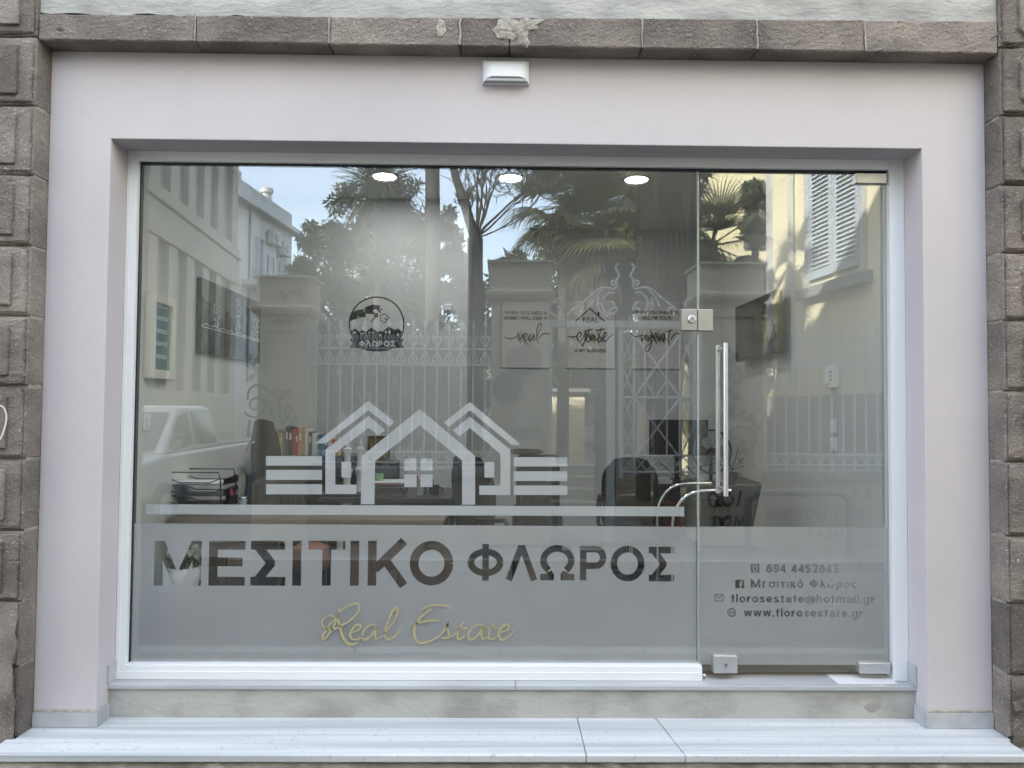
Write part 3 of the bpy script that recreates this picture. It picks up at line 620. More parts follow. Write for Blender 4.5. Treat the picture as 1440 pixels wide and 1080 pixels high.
# header soffit inside above the window
struct('window_header', B(WX0, WX1, .121, .20, OT+.02, CZ-.001), ceil_i)
LW = []
for i, pxx in enumerate((541, 718, 895)):
    x, _ = at(pxx, 243, 1.45)
    t = thing('ceiling_light', ('leftmost', 'middle', 'rightmost')[i]+' of the three round lit ceiling downlights above the shop window', 'ceiling light', (x, 1.45, CZ), 'round downlights in the office ceiling')
    MB().lathe([(.092, -.008), (.092, -.003), (.082, -.0005)], (0, 0, 0), 28).build('trim_ring', white_pl, t, smooth=True)
    MB().lathe([(.078, -.0105), (.078, -.0095)], (0, 0, 0), 28).build('diffuser', mat('lit_diffuser', (1, .97, .93), emit=5), t)
    ld = bpy.data.lights.new('downlight', 'AREA'); ld.shape = 'DISK'; ld.size = .16; ld.energy = 1.7; ld.color = (1, .98, .95)
    lo = bpy.data.objects.new('downlight', ld); C.objects.link(lo); lo.parent = t; lo.location = (0, 0, -.018)
# --- right wall: tv, intercom, switches
def wallbox(pxa, pya, pxb, pyb, X, th, name, m, parent, bev=.003, side=-1):
    (ya, za), (yb, zb) = atx(pxa, pya, X), atx(pxb, pyb, X)
    return MB().box(min(X, X+side*th), max(X, X+side*th), min(ya, yb), max(ya, yb), min(za, zb), max(za, zb)).build(name, m, parent, bevel=bev)
tv = thing('wall_tv', 'dark flat television hung on the right office wall', 'television', (0, 0, 0))
(ya, za), (yb, zb) = atx(1051, 397, WX1), atx(1112, 490, WX1)
y0, y1 = min(ya, yb), max(ya, yb); z1 = .84; z0 = .39
MB().box(WX1-.10, WX1-.055, y0, y1, z0, z1).build('tv_body', blackp, tv, bevel=.006)
MB().box(WX1-.1035, WX1-.1008, y0+.012, y1-.012, z0+.02, z1-.012).build('screen', mat('tv_screen', (.012, .013, .015), .12), tv)
MB().box(WX1-.055, WX1-.001, (y0+y1)/2-.12, (y0+y1)/2+.12, .5, .72).build('wall_bracket', blackp, tv, bevel=.004)
ic = thing('intercom', 'white door intercom panel on the right office wall', 'intercom', (0, 0, 0))
icb = wallbox(1168, 515, 1180, 545, WX1, .03, 'panel', white_pl, ic)
(yc, zc) = atx(1174, 530, WX1)
for j in range(3): MB().lathe([(.006, WX1-.034), (.006, WX1-.029)], (0, yc-.02, zc-.02+j*.025), 10, 'x').build('button', flatm('grey_button', (.3, .3, .3)), icb)
MB().box(WX1-.048, WX1-.029, yc+.005, yc+.035, zc-.045, zc+.045).build('handset', white_pl, icb, bevel=.006)
for j, (a, b, lb) in enumerate(((590, 612, 'upper'), (615, 636, 'lower'))):
    sw = thing('light_switch', lb+' of the two white light switches on the right office wall', 'light switch', (0, 0, 0), 'switches on the right wall')
    wb = wallbox(1169, a, 1178.5, b, WX1, .010, 'plate', white_pl, sw)
    (yc, zc) = atx(1174, (a+b)/2, WX1); MB().box(WX1-.017, WX1-.0095, yc-.02, yc+.02, zc-.028, zc+.028).build('rocker', white_pl, wb, bevel=.004)
# --- left wall: framed glazed cabinet, switch, city picture
cab = thing('key_cabinet', 'shallow white framed wall cabinet with blue-grey glass on the left office wall', 'cabinet', (0, 0, 0))
(ya, za), (yb, zb) = atx(203.5, 410, WX0), atx(236, 534, WX0)
z1 = za; z0 = atx(204, 532, WX0)[1]
cb = MB()
X = WX0
cb.box(X, X+.045, ya, ya+.05, z0, z1); cb.box(X, X+.045, yb-.05, yb, z0, z1); cb.box(X, X+.045, ya+.05, yb-.05, z1-.05, z1); cb.box(X, X+.045, ya+.05, yb-.05, z0, z0+.05)
cb.build('frame', flatm('cream_frame', (.66, .65, .60), .5), cab, bevel=.006)
MB().box(X, X+.028, ya+.05, yb-.05, z0+.05, z1-.05).build('glazed_door', mat('blue_grey_glass', (.13, .20, .23), .12), cab)
for j in range(5): MB().box(X+.0285, X+.031, ya+.08, yb-.09, z0+.11+j*.07, z0+.135+j*.07).build('notice_line', flatm('pale_blue', (.34, .42, .46)), cab)
sw = thing('light_switch', 'white double light switch on the left office wall by the pane', 'light switch', (0, 0, 0))
wb = wallbox(200, 582, 209.5, 606, WX0, .010, 'plate', white_pl, sw, side=1)
(yc, zc) = atx(205, 594, WX0); MB().box(WX0+.0095, WX0+.016, yc-.02, yc+.02, zc-.028, zc+.028).build('rocker', white_pl, wb, bevel=.004)
cp = thing('city_picture', 'black and white city skyline picture on the left office wall', 'picture', (0, 0, 0))
ya, yb = atx(277, 400, WX0)[0], atx(362, 400, WX0)[0]; z0 = atx(277, 496, WX0)[1]; z1 = .80
canv = mat('picture_sky', (.20, .20, .19), .6, col2=(.12, .12, .12), ns=4)
canvas = MB().box(WX0+.001, WX0+.03, ya, yb, z0, z1).build('canvas', canv, cp, bevel=.003)
pd = mat('picture_dark', (.018, .018, .02), .5, col2=(.10, .10, .10), ns=30, nd=10, stretch=(1, 1, .35), lo=.5, hi=.66)
pg = mat('picture_grey', (.06, .06, .06), .5, col2=(.42, .42, .40), ns=45, nd=10, lo=.48, hi=.6)
yy = ya; rnd = random.Random(4)
zsh = z0+(z1-z0)*.34
while yy < yb-.02:
    bw = rnd.uniform(.035, .11); y2 = min(yy+bw, yb-.004); hh = rnd.uniform(.60, .97) if rnd.random() < .6 else rnd.uniform(.45, .6)
    MB().box(WX0+.0302, WX0+.0308+rnd.random()*.0008, yy+.002, y2, zsh, z0+(z1-z0)*hh).build('printed_tower', rnd.choice([pd, pd, pg]), canvas); yy = y2
MB().box(WX0+.0302, WX0+.0316, ya+.002, yb-.002, z0+.003, zsh).build('printed_waterfront', pd, canvas)
pts = [(ya+.01+(yb-ya-.02)*i/20, zsh+.01+.02*abs(math.sin(i*1.9))) for i in range(21)]
MB().quads2(ribbon(pts, .004)+ribbon([(ya+.01, zsh+.004), (yb-.01, zsh+.012)], .004), lambda a, b: (WX0+.0322, a, b)).build('printed_bridge', flatm('print_white', (.62, .62, .58)), canvas)
# --- motion sensor on the inner wall
ms = thing('motion_sensor', 'small white motion sensor on the inner office wall', 'sensor', (0, 0, 0))
x, z = at(630, 437, YB1)
MB().box(x-.032, x+.032, YB1-.04, YB1-.001, z-.045, z+.05).build('body', white_pl, ms, bevel=.01)
MB().lathe([(.001, -.028), (.02, -.022), (.028, 0), (.026, .012)], (x, YB1-.048, z-.012), 14).build('lens', flatm('grey_lens', (.25, .25, .26), .3), ms, smooth=True)
# --- posters
Yp = YB2-.018
postp = mat('poster_board', (.66, .665, .66), .7)
ink = flatm('poster_ink', (.03, .028, .026), .7); ink2 = flatm('poster_grey_ink', (.10, .10, .10), .7)
gold_b = mat('gold_brush', (.34, .25, .12), .5, col2=(.14, .10, .06), ns=25)
P3 = lambda P: [at(690+a/5.143, 400+b/5.143, Yp) for a, b in P]
specs = [
 (706, 772.5, 424, 517.5, 'pale poster reading real with a gold brush smear, left of the three', 'When you need a|home I will keep it', None,
  [[(90, 375), (130, 391), (175, 385), (205, 352)], [(190, 348), (205, 365), (215, 425)], [(212, 400), (225, 375), (242, 358)], [(240, 392), (262, 368), (255, 352), (238, 375), (245, 410), (278, 388)], [(312, 362), (288, 362), (275, 395), (290, 406), (314, 366), (312, 402), (330, 390)], [(330, 390), (366, 300), (352, 284), (335, 330), (336, 400), (350, 432)], [(345, 396), (382, 356), (432, 362)]], (255, 415)),
 (797, 864.5, 423, 518, 'blue-grey poster reading real estate under a drawn roof, middle of the three', None, 'IS MY BUSINESS',
  [[(550, 372), (590, 381), (628, 372)], [(630, 392), (656, 362), (642, 347), (622, 380), (640, 412), (668, 390)], [(668, 390), (686, 345), (682, 400), (664, 445), (650, 420)], [(716, 310), (692, 395), (705, 415), (722, 396)], [(675, 338), (742, 325)], [(752, 366), (728, 370), (720, 405), (750, 375), (752, 410), (772, 395)], [(802, 310), (776, 400), (792, 415), (808, 396)], [(760, 333), (824, 324)], [(815, 392), (842, 362), (826, 350), (812, 390), (832, 412), (862, 378), (895, 356)]], (745, 410)),
 (889.5, 957, 423.5, 519, 'pale poster reading agent with a gold brush smear, right of the three', 'When you want to|sell I\'m your', None,
  [[(1010, 348), (1045, 378), (1090, 368)], [(1116, 364), (1092, 372), (1095, 408), (1122, 368), (1120, 404), (1140, 385)], [(1164, 368), (1142, 376), (1142, 406), (1168, 372), (1152, 460), (1128, 486), (1120, 458), (1180, 400)], [(1185, 395), (1205, 365), (1192, 352), (1185, 390), (1200, 408), (1222, 380)], [(1225, 355), (1224, 405), (1240, 368), (1256, 360), (1254, 404), (1270, 390)], [(1302, 318), (1282, 400), (1296, 442)], [(1262, 345), (1318, 330)], [(1296, 410), (1330, 360), (1378, 358)]], (1195, 415))]
for (a, b, c, d, lab, top, bot, strokes, gb) in specs:
    (x0, z1), (x1, z0) = at(a, c, Yp), at(b, d, Yp)
    t = thing('poster', lab, 'poster', (0, 0, 0), 'three lettered posters on the back wall')
    bd = MB().box(x0, x1, Yp, YB2-.001, z0, z1).build('board', postp, t, bevel=.002)
    xm = (x0+x1)/2
    yt = Yp-.0012
    if top:
        for li, s_ in enumerate(top.upper().split('|')):
            MB().quads2(text_quads(s_, .042, xm, z1-.115-.05*li, off=.0012), lambda p, q: (p, yt, q)).build('printed_words', ink2, bd)
    else:
        rf = ribbon(P3([(612, 268), (718, 174), (824, 268)]), .011)+ribbon(P3([(780, 232), (780, 204)]), .014)+ribbon(P3([(770, 204), (792, 204)]), .008)
        MB().quads2(rf, lambda p, q: (p, yt, q)).build('printed_roof', ink, bd)
        xq, zq = P3([(722, 274)])[0]; MB().quads2(text_quads('REAL', .066, xq, zq, off=.0012), lambda p, q: (p, yt, q)).build('printed_words', ink2, bd)
        xq, zq = P3([(720, 490)])[0]; MB().quads2(text_quads(bot, .042, xq, zq, off=.0012), lambda p, q: (p, yt, q)).build('printed_words', ink2, bd)
    # gold smear
    qs = []; gx, gz = P3([gb])[0]; rr_ = random.Random(a)
    for j in range(26):
        u = rr_.uniform(-.085, .085); l = rr_.uniform(.03, .10)*(1-abs(u)/.11); cz = gz+.03+rr_.uniform(-.02, .03)
        qs += ribbon([(gx+u-l*.45, cz+l), (gx+u, cz), (gx+u+l*.45, cz-l)], rr_.uniform(.004, .010), lambda t: .15+math.sin(math.pi*t))
    MB().quads2(qs, lambda p, q: (p, Yp-.0008, q)).build('gold_smear', gold_b, bd)
    qs = []
    for s_ in strokes: qs += ribbon(smooth(P3(s_), 6), .0085 if a != 797 else .0105, lambda t: .55+.6*math.sin(math.pi*t))
    MB().quads2(qs, lambda p, q: (p, Yp-.0016, q)).build('script_word', ink, bd)

# --- furniture ---------------------------------------------------------------
DZ = -.615
dk = thing('window_desk', 'long dark desk close behind the pane with walnut front panels', 'desk', (0, 0, 0))
yd0, yd1 = .33, .84
xe0, xe1 = at(233, 731, yd0)[0], at(624, 731, yd0)[0]
MB().box(xe0, xe1, yd0, yd1, DZ-.026, DZ).build('desk_top', mat('desk_walnut_top', (.20, .155, .12), .45, col2=(.14, .105, .08), ns=7, stretch=(.3, 3, 3)), dk, bevel=.003)
for a, b in ((288, 349), (484, 637)):
    x0, x1 = at(a, 790, yd0+.06)[0], at(b, 790, yd0+.06)[0]
    n_ = 2 if a == 288 else 4
    for j in range(n_):
        MB().box(x0+(x1-x0)*j/n_+.0015, x0+(x1-x0)*(j+1)/n_-.0015, yd0+.06, yd0+.08, FZ+.02, DZ-.14).build('front_panel', walnut, dk, bevel=.0015)
MB().box(xe0+.2, xe1-.03, yd1-.05, yd1-.03, DZ-.07, DZ-.027).build('apron', dark_desk, dk)
MB().box(at(349, 790, yd0)[0], at(349, 790, yd0)[0]+.025, yd0+.08, yd1-.05, FZ, DZ-.027).build('leg', dark_desk, dk, bevel=.002)
MB().box(at(484, 790, yd0)[0]-.025, at(484, 790, yd0)[0], yd0+.08, yd1-.05, FZ, DZ-.027).build('leg', dark_desk, dk, bevel=.002)
MB().box(xe0+.0, at(287, 800, .4)[0], .06, .66, -1.01, -.986).build('low_shelf', dark_desk, dk, bevel=.002)
MB().box(at(284, 800, .4)[0]-.02, at(284, 800, .4)[0], .42, .46, FZ, DZ-.027).build('leg', dark_desk, dk)
MB().box(xe0+.25, xe0+.27, .6, .62, FZ, -1.01).build('leg', dark_desk, dk)
# letter tray
lt = thing('letter_tray', 'black wire three-tier letter tray on the window desk', 'letter tray', (0, 0, 0))
Yt = .58
tx0, tx1 = at(235, 690, Yt)[0], at(316, 690, Yt)[0]; yt0, yt1 = Yt-.02, Yt+.22
for tier in range(3):
    zt_ = DZ+.03+tier*.065
    m = MB()
    for yy in (yt0, yt1):
        m.tube([(tx0, yy, zt_+.035), (tx0+.02, yy, zt_+.035), (tx0+.08, yy, zt_+.012), (tx1-.08, yy, zt_+.012), (tx1-.02, yy, zt_+.035), (tx1, yy, zt_+.035)], .0035, 6)
    for xx in (tx0, tx1): m.tube([(xx, yt0, zt_+.035), (xx, yt1, zt_+.035)], .0035, 6)
    m.box(tx0, tx1, yt0+.002, yt1-.002, zt_-.001, zt_+.0015)
    m.box(tx0, tx0+.002, yt0, yt1, zt_, zt_+.033); m.box(tx1-.002, tx1, yt0, yt1, zt_, zt_+.033)
    t_ = m.build('tray', blackp, lt)
    if tier != 1: MB().box(tx0+.02, tx1-.03, yt0+.01, yt1-.02, zt_+.002, zt_+.009).build('paper_sheets', paper, t_)
for yy in (yt0, yt1):
    MB().tube([(tx0+.012, yy, DZ), (tx0+.018, yy, DZ+.19), (tx0+.03, yy, DZ+.232), (tx1-.03, yy, DZ+.232), (tx1-.018, yy, DZ+.19), (tx1-.012, yy, DZ)], .0042, 6).build('wire_frame', blackp, lt, smooth=True)
def pencup(label, pxx, Yc, zb, r, h, m, pens):
    x = at(pxx, 700, Yc)[0]; t = thing('pen_holder', label, 'pen holder', (x, Yc, zb))
    MB().lathe([(r*.95, 0), (r, h), (r-.003, h), (r*.9-.003, .004)], (0, 0, 0), 18, caps=True).build('cup', m, t, smooth=True)
    rr_ = random.Random(pxx)
    for c in pens:
        a = rr_.uniform(0, 6.28); l = rr_.uniform(.11, .155); tp = (math.cos(a)*r*.9, math.sin(a)*r*.9, l)
        MB().tube([(-tp[0]*.4, -tp[1]*.4, .005), tp], .0042, 7).build('pen', flatm('pen_%d%d%d' % tuple(int(v*99) for v in c), c, .4), t, smooth=True)
    return t
mesh_cup = blackp
pencup('black pen holder full of pens beside the letter tray', 326, .60, DZ, .034, .10, blackp, [(.5, .06, .04), (.75, .2, .05), (.05, .08, .3), (.06, .3, .45), (.02, .02, .02), (.3, .02, .02), (.05, .05, .25)])
cc = thing('tin', 'small pale tin beside the pen holder on the window desk', 'tin', (at(342, 700, .62)[0], .62, DZ))
MB().lathe([(.022, 0), (.022, .085), (.019, .085), (.018, .01)], (0, 0, 0), 16).build('tin_body', flatm('tin_grey', (.36, .40, .42), .3), cc, smooth=True)
MB().lathe([(.0225, .072), (.0235, .074), (.0235, .082), (.0225, .084)], (0, 0, 0), 16).build('rim', chrome, cc, smooth=True)
ca = thing('card_box', 'low white card box on the window desk', 'card box', (at(364, 708, .55)[0], .55, DZ))
MB().box(-.045, .045, -.03, .03, 0, .028).build('box_body', paper, ca, bevel=.002)
for j in range(3): MB().box(-.04, .04, -.022+j*.013, -.014+j*.013, .028, .042-j*.003).build('card', white_pl, ca)
# pot with white flowers standing on the floor
Yf = .20
xp = at(259, 800, Yf)[0]
pot = thing('flower_pot', 'white textured pot of small white flowers on the low shelf under the desk end', 'flower pot', (xp, Yf, -.9855)); pot.scale = (.70, .70, .70)
n = 32; prof = [(.055, 0), (.095, .04), (.118, .10), (.122, .15), (.112, .20), (.106, .20), (.10, .16)]
vs = []; fs = []
for (r, h) in [(np.interp(q, [0, 1, 2, 3, 4, 5, 6], [p[0] for p in prof]), np.interp(q, [0, 1, 2, 3, 4, 5, 6], [p[1] for p in prof])) for q in np.linspace(0, 6, 25)]:
    for kk in range(n): a = 2*math.pi*kk/n; r2 = r+.003*math.sin(kk*5+h*160)*(h > .02); vs.append((r2*math.cos(a), r2*math.sin(a), h))
fs = [(i*n+kk, i*n+(kk+1) % n, (i+1)*n+(kk+1) % n, (i+1)*n+kk) for i in range(24) for kk in range(n)]+[tuple(range(n-1, -1, -1))]
MB().add(vs, fs).build('pot', mat('white_ceramic', (.74, .75, .76), .55, bump=.003, bs=70), pot, smooth=True)
MB().lathe([(.10, .17), (.001, .175)], (0, 0, 0), 16).build('soil', flatm('soil', (.03, .022, .015)), pot)
fl_m = MB(); lf = MB()
for j in range(26):
    a = rng.uniform(0, 6.28); r = .115*math.sqrt(rng.random()); h = .30+.06*rng.random()-.3*r; x, y = r*math.cos(a), r*math.sin(a)
    fl = MB()
    for kk in range(3):
        rr_ = .026-.007*kk
        for q in range(5):
            b = q*1.2566+kk*.6; fl.add([(0, 0, .004*kk), (rr_*math.cos(b-.5), rr_*math.sin(b-.5), .006+.006*kk), (rr_*1.15*math.cos(b), rr_*1.15*math.sin(b), .012+.006*kk), (rr_*math.cos(b+.5), rr_*math.sin(b+.5), .006+.006*kk)], [(0, 1, 2, 3)])
    o = fl.build('flower', flatm('white_petal', (.80, .79, .72)), pot); o.location = (x, y, h); o.rotation_euler = (.5*math.sin(a)-.5, .4*math.cos(a), a)
for j in range(320):
    a = rng.uniform(0, 6.28); r = .125*math.sqrt(rng.random()); h = .17+.15*rng.random(); d = Vector((rng.normal(), rng.normal(), .8+rng.random())).normalized()*.045; sd = Vector((-d.y, d.x, 0)).normalized()*.007
    p = Vector((r*math.cos(a), r*math.sin(a), h)); lf.add([p, p+d*.5+sd, p+d, p+d*.5-sd], [(0, 1, 2, 3)])
lfo = lf.build('foliage', mat('pot_leaf', (.10, .17, .045), .6, col2=(.16, .23, .08), ns=30), pot); lfo['kind'] = 'stuff'
# things under / behind the desk
Ys = 1.25
cop = thing('round_pouf', 'round copper-coloured velvet pouf in the shade under the desk', 'pouf', (at(437, 775, 1.3)[0], 1.3, FZ))
MB().lathe([(.03, .24), (.10, .25), (.125, .29), (.13, .35), (.12, .41), (.07, .435), (.001, .44)], (0, 0, 0), 28).build('cushion', mat('copper_velvet', (.42, .22, .15), .7, col2=(.34, .17, .11), ns=70), cop, smooth=True)
MB().lathe([(.02, .02), (.02, .25)], (0, 0, 0), 12).build('post', blackp, cop)
MB().lathe([(.12, 0), (.12, .015), (.02, .03)], (0, 0, 0), 24).build('base', blackp, cop, smooth=True)
orn = thing('gilt_ornament', 'small gilt lattice ornament in the shade under the desk', 'ornament', (at(372, 790, 1.3)[0], 1.3, FZ))
gm = mat('gilt', (.48, .40, .26), .4, .6)
for j in range(3): MB().tube([(x*.07, .01*math.sin(x*3), .28+.09*math.sin(x*2.2+j)) for x in np.linspace(-1, 1, 14)], .006, 6).build('scroll', gm, orn, smooth=True)
MB().tube([(.07*math.cos(a)+.08, 0, .40+.055*math.sin(a)) for a in np.linspace(0, 6.28, 24)], .010, 8).build('ring', gm, orn, smooth=True)
MB().box(-.09, .11, -.04, .04, .16, .19).build('base', gm, orn, bevel=.006)
MB().box(-.02, .02, -.02, .02, 0, .16).build('post', blackp, orn)
gb_ = thing('glass_bowl', 'small white footed bowl on the floor under the desk', 'bowl', (at(403, 815, 1.2)[0], 1.2, FZ))
MB().lathe([(.04, 0), (.012, .02), (.012, .05), (.05, .085), (.062, .11), (.058, .11), (.01, .06)], (0, 0, 0), 18).build('bowl_body', white_pl, gb_, smooth=True)

# credenza at the inner wall
YC0, YC1 = 1.66, 2.0
cx0, cx1 = at(352, 650, YC0)[0], at(508, 650, YC0)[0]
CT = at(430, 641, YC0)[1]
cr = thing('credenza', 'dark wood sideboard against the inner wall carrying the row of books', 'sideboard', (0, 0, 0))
MB().box(cx0, cx1, YC0, YC1, CT-.03, CT).build('top', dark_desk, cr, bevel=.003)
MB().box(cx0+.01, cx1-.01, YC0+.02, YC1, FZ+.05, CT-.031).build('carcass', dark_desk, cr, bevel=.003)
for j in range(3):
    xa_, xb_ = cx0+.02+(cx1-cx0-.04)*j/3, cx0+.02+(cx1-cx0-.04)*(j+1)/3
    for zz in range(3):
        dz0 = CT-.045-(zz+1)*.30; dr = MB().box(xa_+.004, xb_-.004, YC0+.004, YC0+.0195, dz0+.006, dz0+.294).build('drawer_front', dark_desk, cr, bevel=.003)
        MB().tube([((xa_+xb_)/2, YC0-.008, dz0+.15), ((xa_+xb_)/2, YC0+.004, dz0+.15)], .009, 10).build('knob', chrome, dr, smooth=True)
cols = [(.30, .28, .22, .30), (.52, .38, .16, .26), (.22, .21, .20, .28), (.12, .12, .12, .34), (.05, .05, .055, .33), (.42, .07, .06, .31), (.40, .08, .07, .29), (.46, .30, .25, .325), (.44, .28, .22, .32), (.64, .62, .57, .31), (.10, .13, .16, .28), (.62, .60, .55, .26), (.60, .57, .48, .24), (.12, .22, .32, .25), (.18, .30, .40, .25), (.10, .16, .26, .22), (.60, .58, .56, .22), (.50, .12, .08, .19), (.52, .34, .12, .19), (.70, .50, .12, .17), (.08, .09, .12, .2)]
words = ['dark binder', 'yellow box file', 'grey box file', 'tall charcoal binder', 'black binder', 'red binder', 'red book', 'rose-brown book', 'dusty pink book', 'white book', 'dark blue slim book', 'cream book', 'cream paperback', 'blue book', 'light blue book', 'navy book', 'white paperback', 'scarlet book', 'orange book', 'yellow book', 'near-black small book']
xx = at(387, 625, YC0+.05)[0]; i = 0
xe = at(484, 625, YC0+.05)[0]
wd = (xe-xx)/len(cols)
for i, c in enumerate(cols):
    ww = wd*(1.0+.25*math.sin(i*2.1)); h = c[3]*.62
    nb = ['the left end', 'the row']; lab = words[i]+' standing in the book row on the sideboard, after the '+(words[i-1] if i else 'chair back')
    b_ = thing('book', lab, 'book', (xx, YC0+.05, CT), 'books in a row on the sideboard')
    m_b = flatm('cover_%d' % i, c[:3], .6)
    MB().box(.0005, ww-.001, 0, .15, .0005, h).build('cover', m_b, b_, bevel=.0015)
    if ww > .02: MB().box(ww*.25, ww*.75, -.001, .0005, h*.55, h*.8).build('spine_label', flatm('spine_label', (.6, .58, .5)), b_)
    xx += ww
# white turned candlesticks
for j, (pxx, lab) in enumerate(((488, 'left of two tall white turned candlesticks on the sideboard end'), (504, 'right of two tall white turned candlesticks on the sideboard end'))):
    Yq = 1.60; x = at(pxx, 670, Yq)[0]; t = thing('candlestick', lab, 'candlestick', (x, Yq+(.06 if j else 0), -.93), 'white turned candlesticks')
    zb = at(488, 700, Yq)[1]-(-.93)
    prof = [(.052, 0), (.052, .16), (.046, .17), (.040, .20), (.046, .24), (.050, .26), (.036, .29), (.028, .33), (.024, .40), (.03, .45), (.040, .47), (.040, .485), (.026, .49), (.02, .54), (.026, .60), (.034, .63), (.016, .64), (.008, .70)]
    sc_ = 1.0
    MB().lathe([(r, h*sc_) for r, h in prof], (0, 0, 0), 20).build('turned_post', mat('white_wood', (.66, .66, .64), .45), t, smooth=True)
    MB().box(-.055, .055, -.055, .055, -.42, .001).build('base_block', mat('white_wood', (0, 0, 0)), t, bevel=.006)
pf = thing('framed_picture', 'small dark gilt-framed picture leaning on the inner wall behind the papers', 'picture', (0, 0, 0))
(x0, z1), (x1, z0) = at(517, 613, 1.95), at(548, 650, 1.95)
MB().box(x0, x1, 1.94, 1.965, z0-.02, z1).build('frame', flatm('dark_gilt_frame', (.09, .05, .02), .4), pf, bevel=.004)
MB().box(x0+.022, x1-.022, 1.937, 1.9395, z0+.01, z1-.022).build('painting', mat('dark_painting', (.05, .04, .02), .5, col2=(.30, .20, .08), ns=18), pf)
# inner desk with papers
dk2 = thing('inner_desk', 'dark desk against the inner wall carrying papers and a pen holder', 'desk', (0, 0, 0))
y0_, y1_ = 1.30, 2.0
dx0, dx1 = at(452, 688, y0_)[0]-.02, at(633, 688, y0_)[0]
MB().box(dx0, dx1, y0_, y1_, DZ-.03, DZ).build('desk_top', dark_desk, dk2, bevel=.003)
for (x, y) in ((dx0+.03, y0_+.04), (dx1-.03, y0_+.04), (dx0+.03, y1_-.04), (dx1-.03, y1_-.04)): MB().box(x-.022, x+.022, y-.022, y+.022, FZ, DZ-.031).build('leg', dark_desk, dk2, bevel=.002)
MB().box(dx0+.06, dx1-.06, y0_+.3, y0_+.318, DZ-.4, DZ-.031).build('modesty_panel', dark_desk, dk2)
nbx = thing('storage_box', 'dark grey storage box on the inner desk against the wall', 'box', (0, 0, 0))
(x0, z1), (x1, z0) = at(512, 653, 1.75), at(556, 680, 1.75)
MB().box(x0, x1, 1.75, 1.98, DZ+.0005, z1).build('box_body', flatm('dark_grey_box', (.07, .07, .075), .5), nbx, bevel=.004)
MB().box(x0-.004, x1+.004, 1.745, 1.985, z1, z1+.015).build('lid', flatm('dark_grey_box', (0, 0, 0)), nbx, bevel=.003)
ps = thing('paper_stack', 'stack of files and magazines on the inner desk, white sheets on top', 'papers', (0, 0, 0))
x0, x1 = at(522, 680, 1.55)[0], at(568, 680, 1.55)[0]
zq = DZ+.001
for j in range(9):
    th = (.008, .02, .022, .006, .014, .005, .004, .006, .003)[j]; cl = ((.7, .7, .7), (.05, .05, .055), (.06, .055, .055), (.7, .7, .7), (.08, .08, .085), (.55, .2, .25), (.7, .7, .72), (.25, .28, .4), (.74, .74, .74))[j]
    MB().box(x0+rng.normal()*.006, x1+rng.normal()*.01, 1.48+rng.normal()*.01, 1.72, zq, zq+th-.0004).build('folder', flatm('folder_%d' % j, cl), ps, bevel=.0008); zq += th
cpx = MB().lathe([(.03, 0), (.036, .05), (.033, .05), (.028, .006)], (at(533, 665, 1.6)[0], 1.6, zq), 14).build('green_cup', flatm('green_white', (.25, .42, .25), .4), None, smooth=True); tag(cpx, 'small green-white cup on top of the paper stack', 'cup')
pencup('spiral glass pen holder with pens on the inner desk', 591, 1.5, DZ, .026, .105, mat('glassy', (.35, .36, .34), .1), [(.5, .06, .05), (.05, .35, .5), (.1, .3, .12), (.02, .02, .02)])
pencup('steel cup with scissors behind the frosted window squares', 602, 1.6, DZ, .04, .10, chrome, [(.02, .02, .02), (.03, .1, .35)])
mg = thing('glass_mug', 'small dark glass mug at the right end of the inner desk', 'mug', (at(612, 680, 1.5)[0], 1.5, DZ))
MB().lathe([(.028, 0), (.03, .07), (.027, .07), (.025, .006)], (0, 0, 0), 16).build('mug_body', mat('dark_glass', (.05, .05, .05), .1), mg, smooth=True)
MB().tube([(.028, 0, .015), (.05, 0, .02), (.052, 0, .045), (.029, 0, .058)], .004, 8).build('mug_handle', mat('dark_glass', (0, 0, 0)), mg, smooth=True)
# right desk with monitor
Yr = 2.30
rdx0, rdx1 = at(878, 690, Yr)[0], 1.98
rd = thing('right_desk', 'dark desk at the back right carrying a monitor, with a reddish cabinet below', 'desk', (0, 0, 0))
MB().box(rdx0, rdx1, Yr, YB2-.014, DZ-.03, DZ).build('desk_top', mat('slate_top', (.055, .06, .07), .35), rd, bevel=.003)
MB().box(rdx0, rdx1, Yr+.02, Yr+.04, DZ-.12, DZ-.031).build('apron', mat('slate_top', (0, 0, 0)), rd)
MB().box(rdx0+.01, rdx0+.04, Yr+.03, YB2-.02, FZ, DZ-.031).build('leg', dark_desk, rd)
MB().box(rdx1-.05, rdx1-.02, Yr+.03, YB2-.02, FZ, DZ-.031).build('leg', dark_desk, rd)
c0, c1 = at(895, 700, Yr)[0], at(962, 700, Yr)[0]
cbn = MB().box(c0, c1, Yr+.03, YB2-.05, FZ+.03, DZ-.125).build('cabinet', redwood, rd, bevel=.003)
for j in range(2): 
    dfo = MB().box(c0+.01, c1-.01, Yr+.018, Yr+.0295, FZ+.05+j*.27, FZ+.31+j*.27).build('drawer_front', redwood, cbn, bevel=.003)
mon = thing('monitor', 'large black flat monitor on the right desk', 'monitor', (0, 0, 0))
(x0, z1), (x1, z0) = at(914, 590, 2.5), at(996, 641, 2.5)
MB().box(x0, x1, 2.5, 2.54, z0, z1).build('screen_body', blackp, mon, bevel=.005)
xm = (x0+x1)/2
MB().box(xm-.03, xm+.03, 2.52, 2.56, DZ+.02, z0+.1).build('stand_neck', blackp, mon, bevel=.004)
MB().lathe([(.12, 0), (.12, .012), (.03, .02)], (xm, 2.52, DZ+.0005), 24).build('stand_foot', blackp, mon, smooth=True)
kb_ = MB()
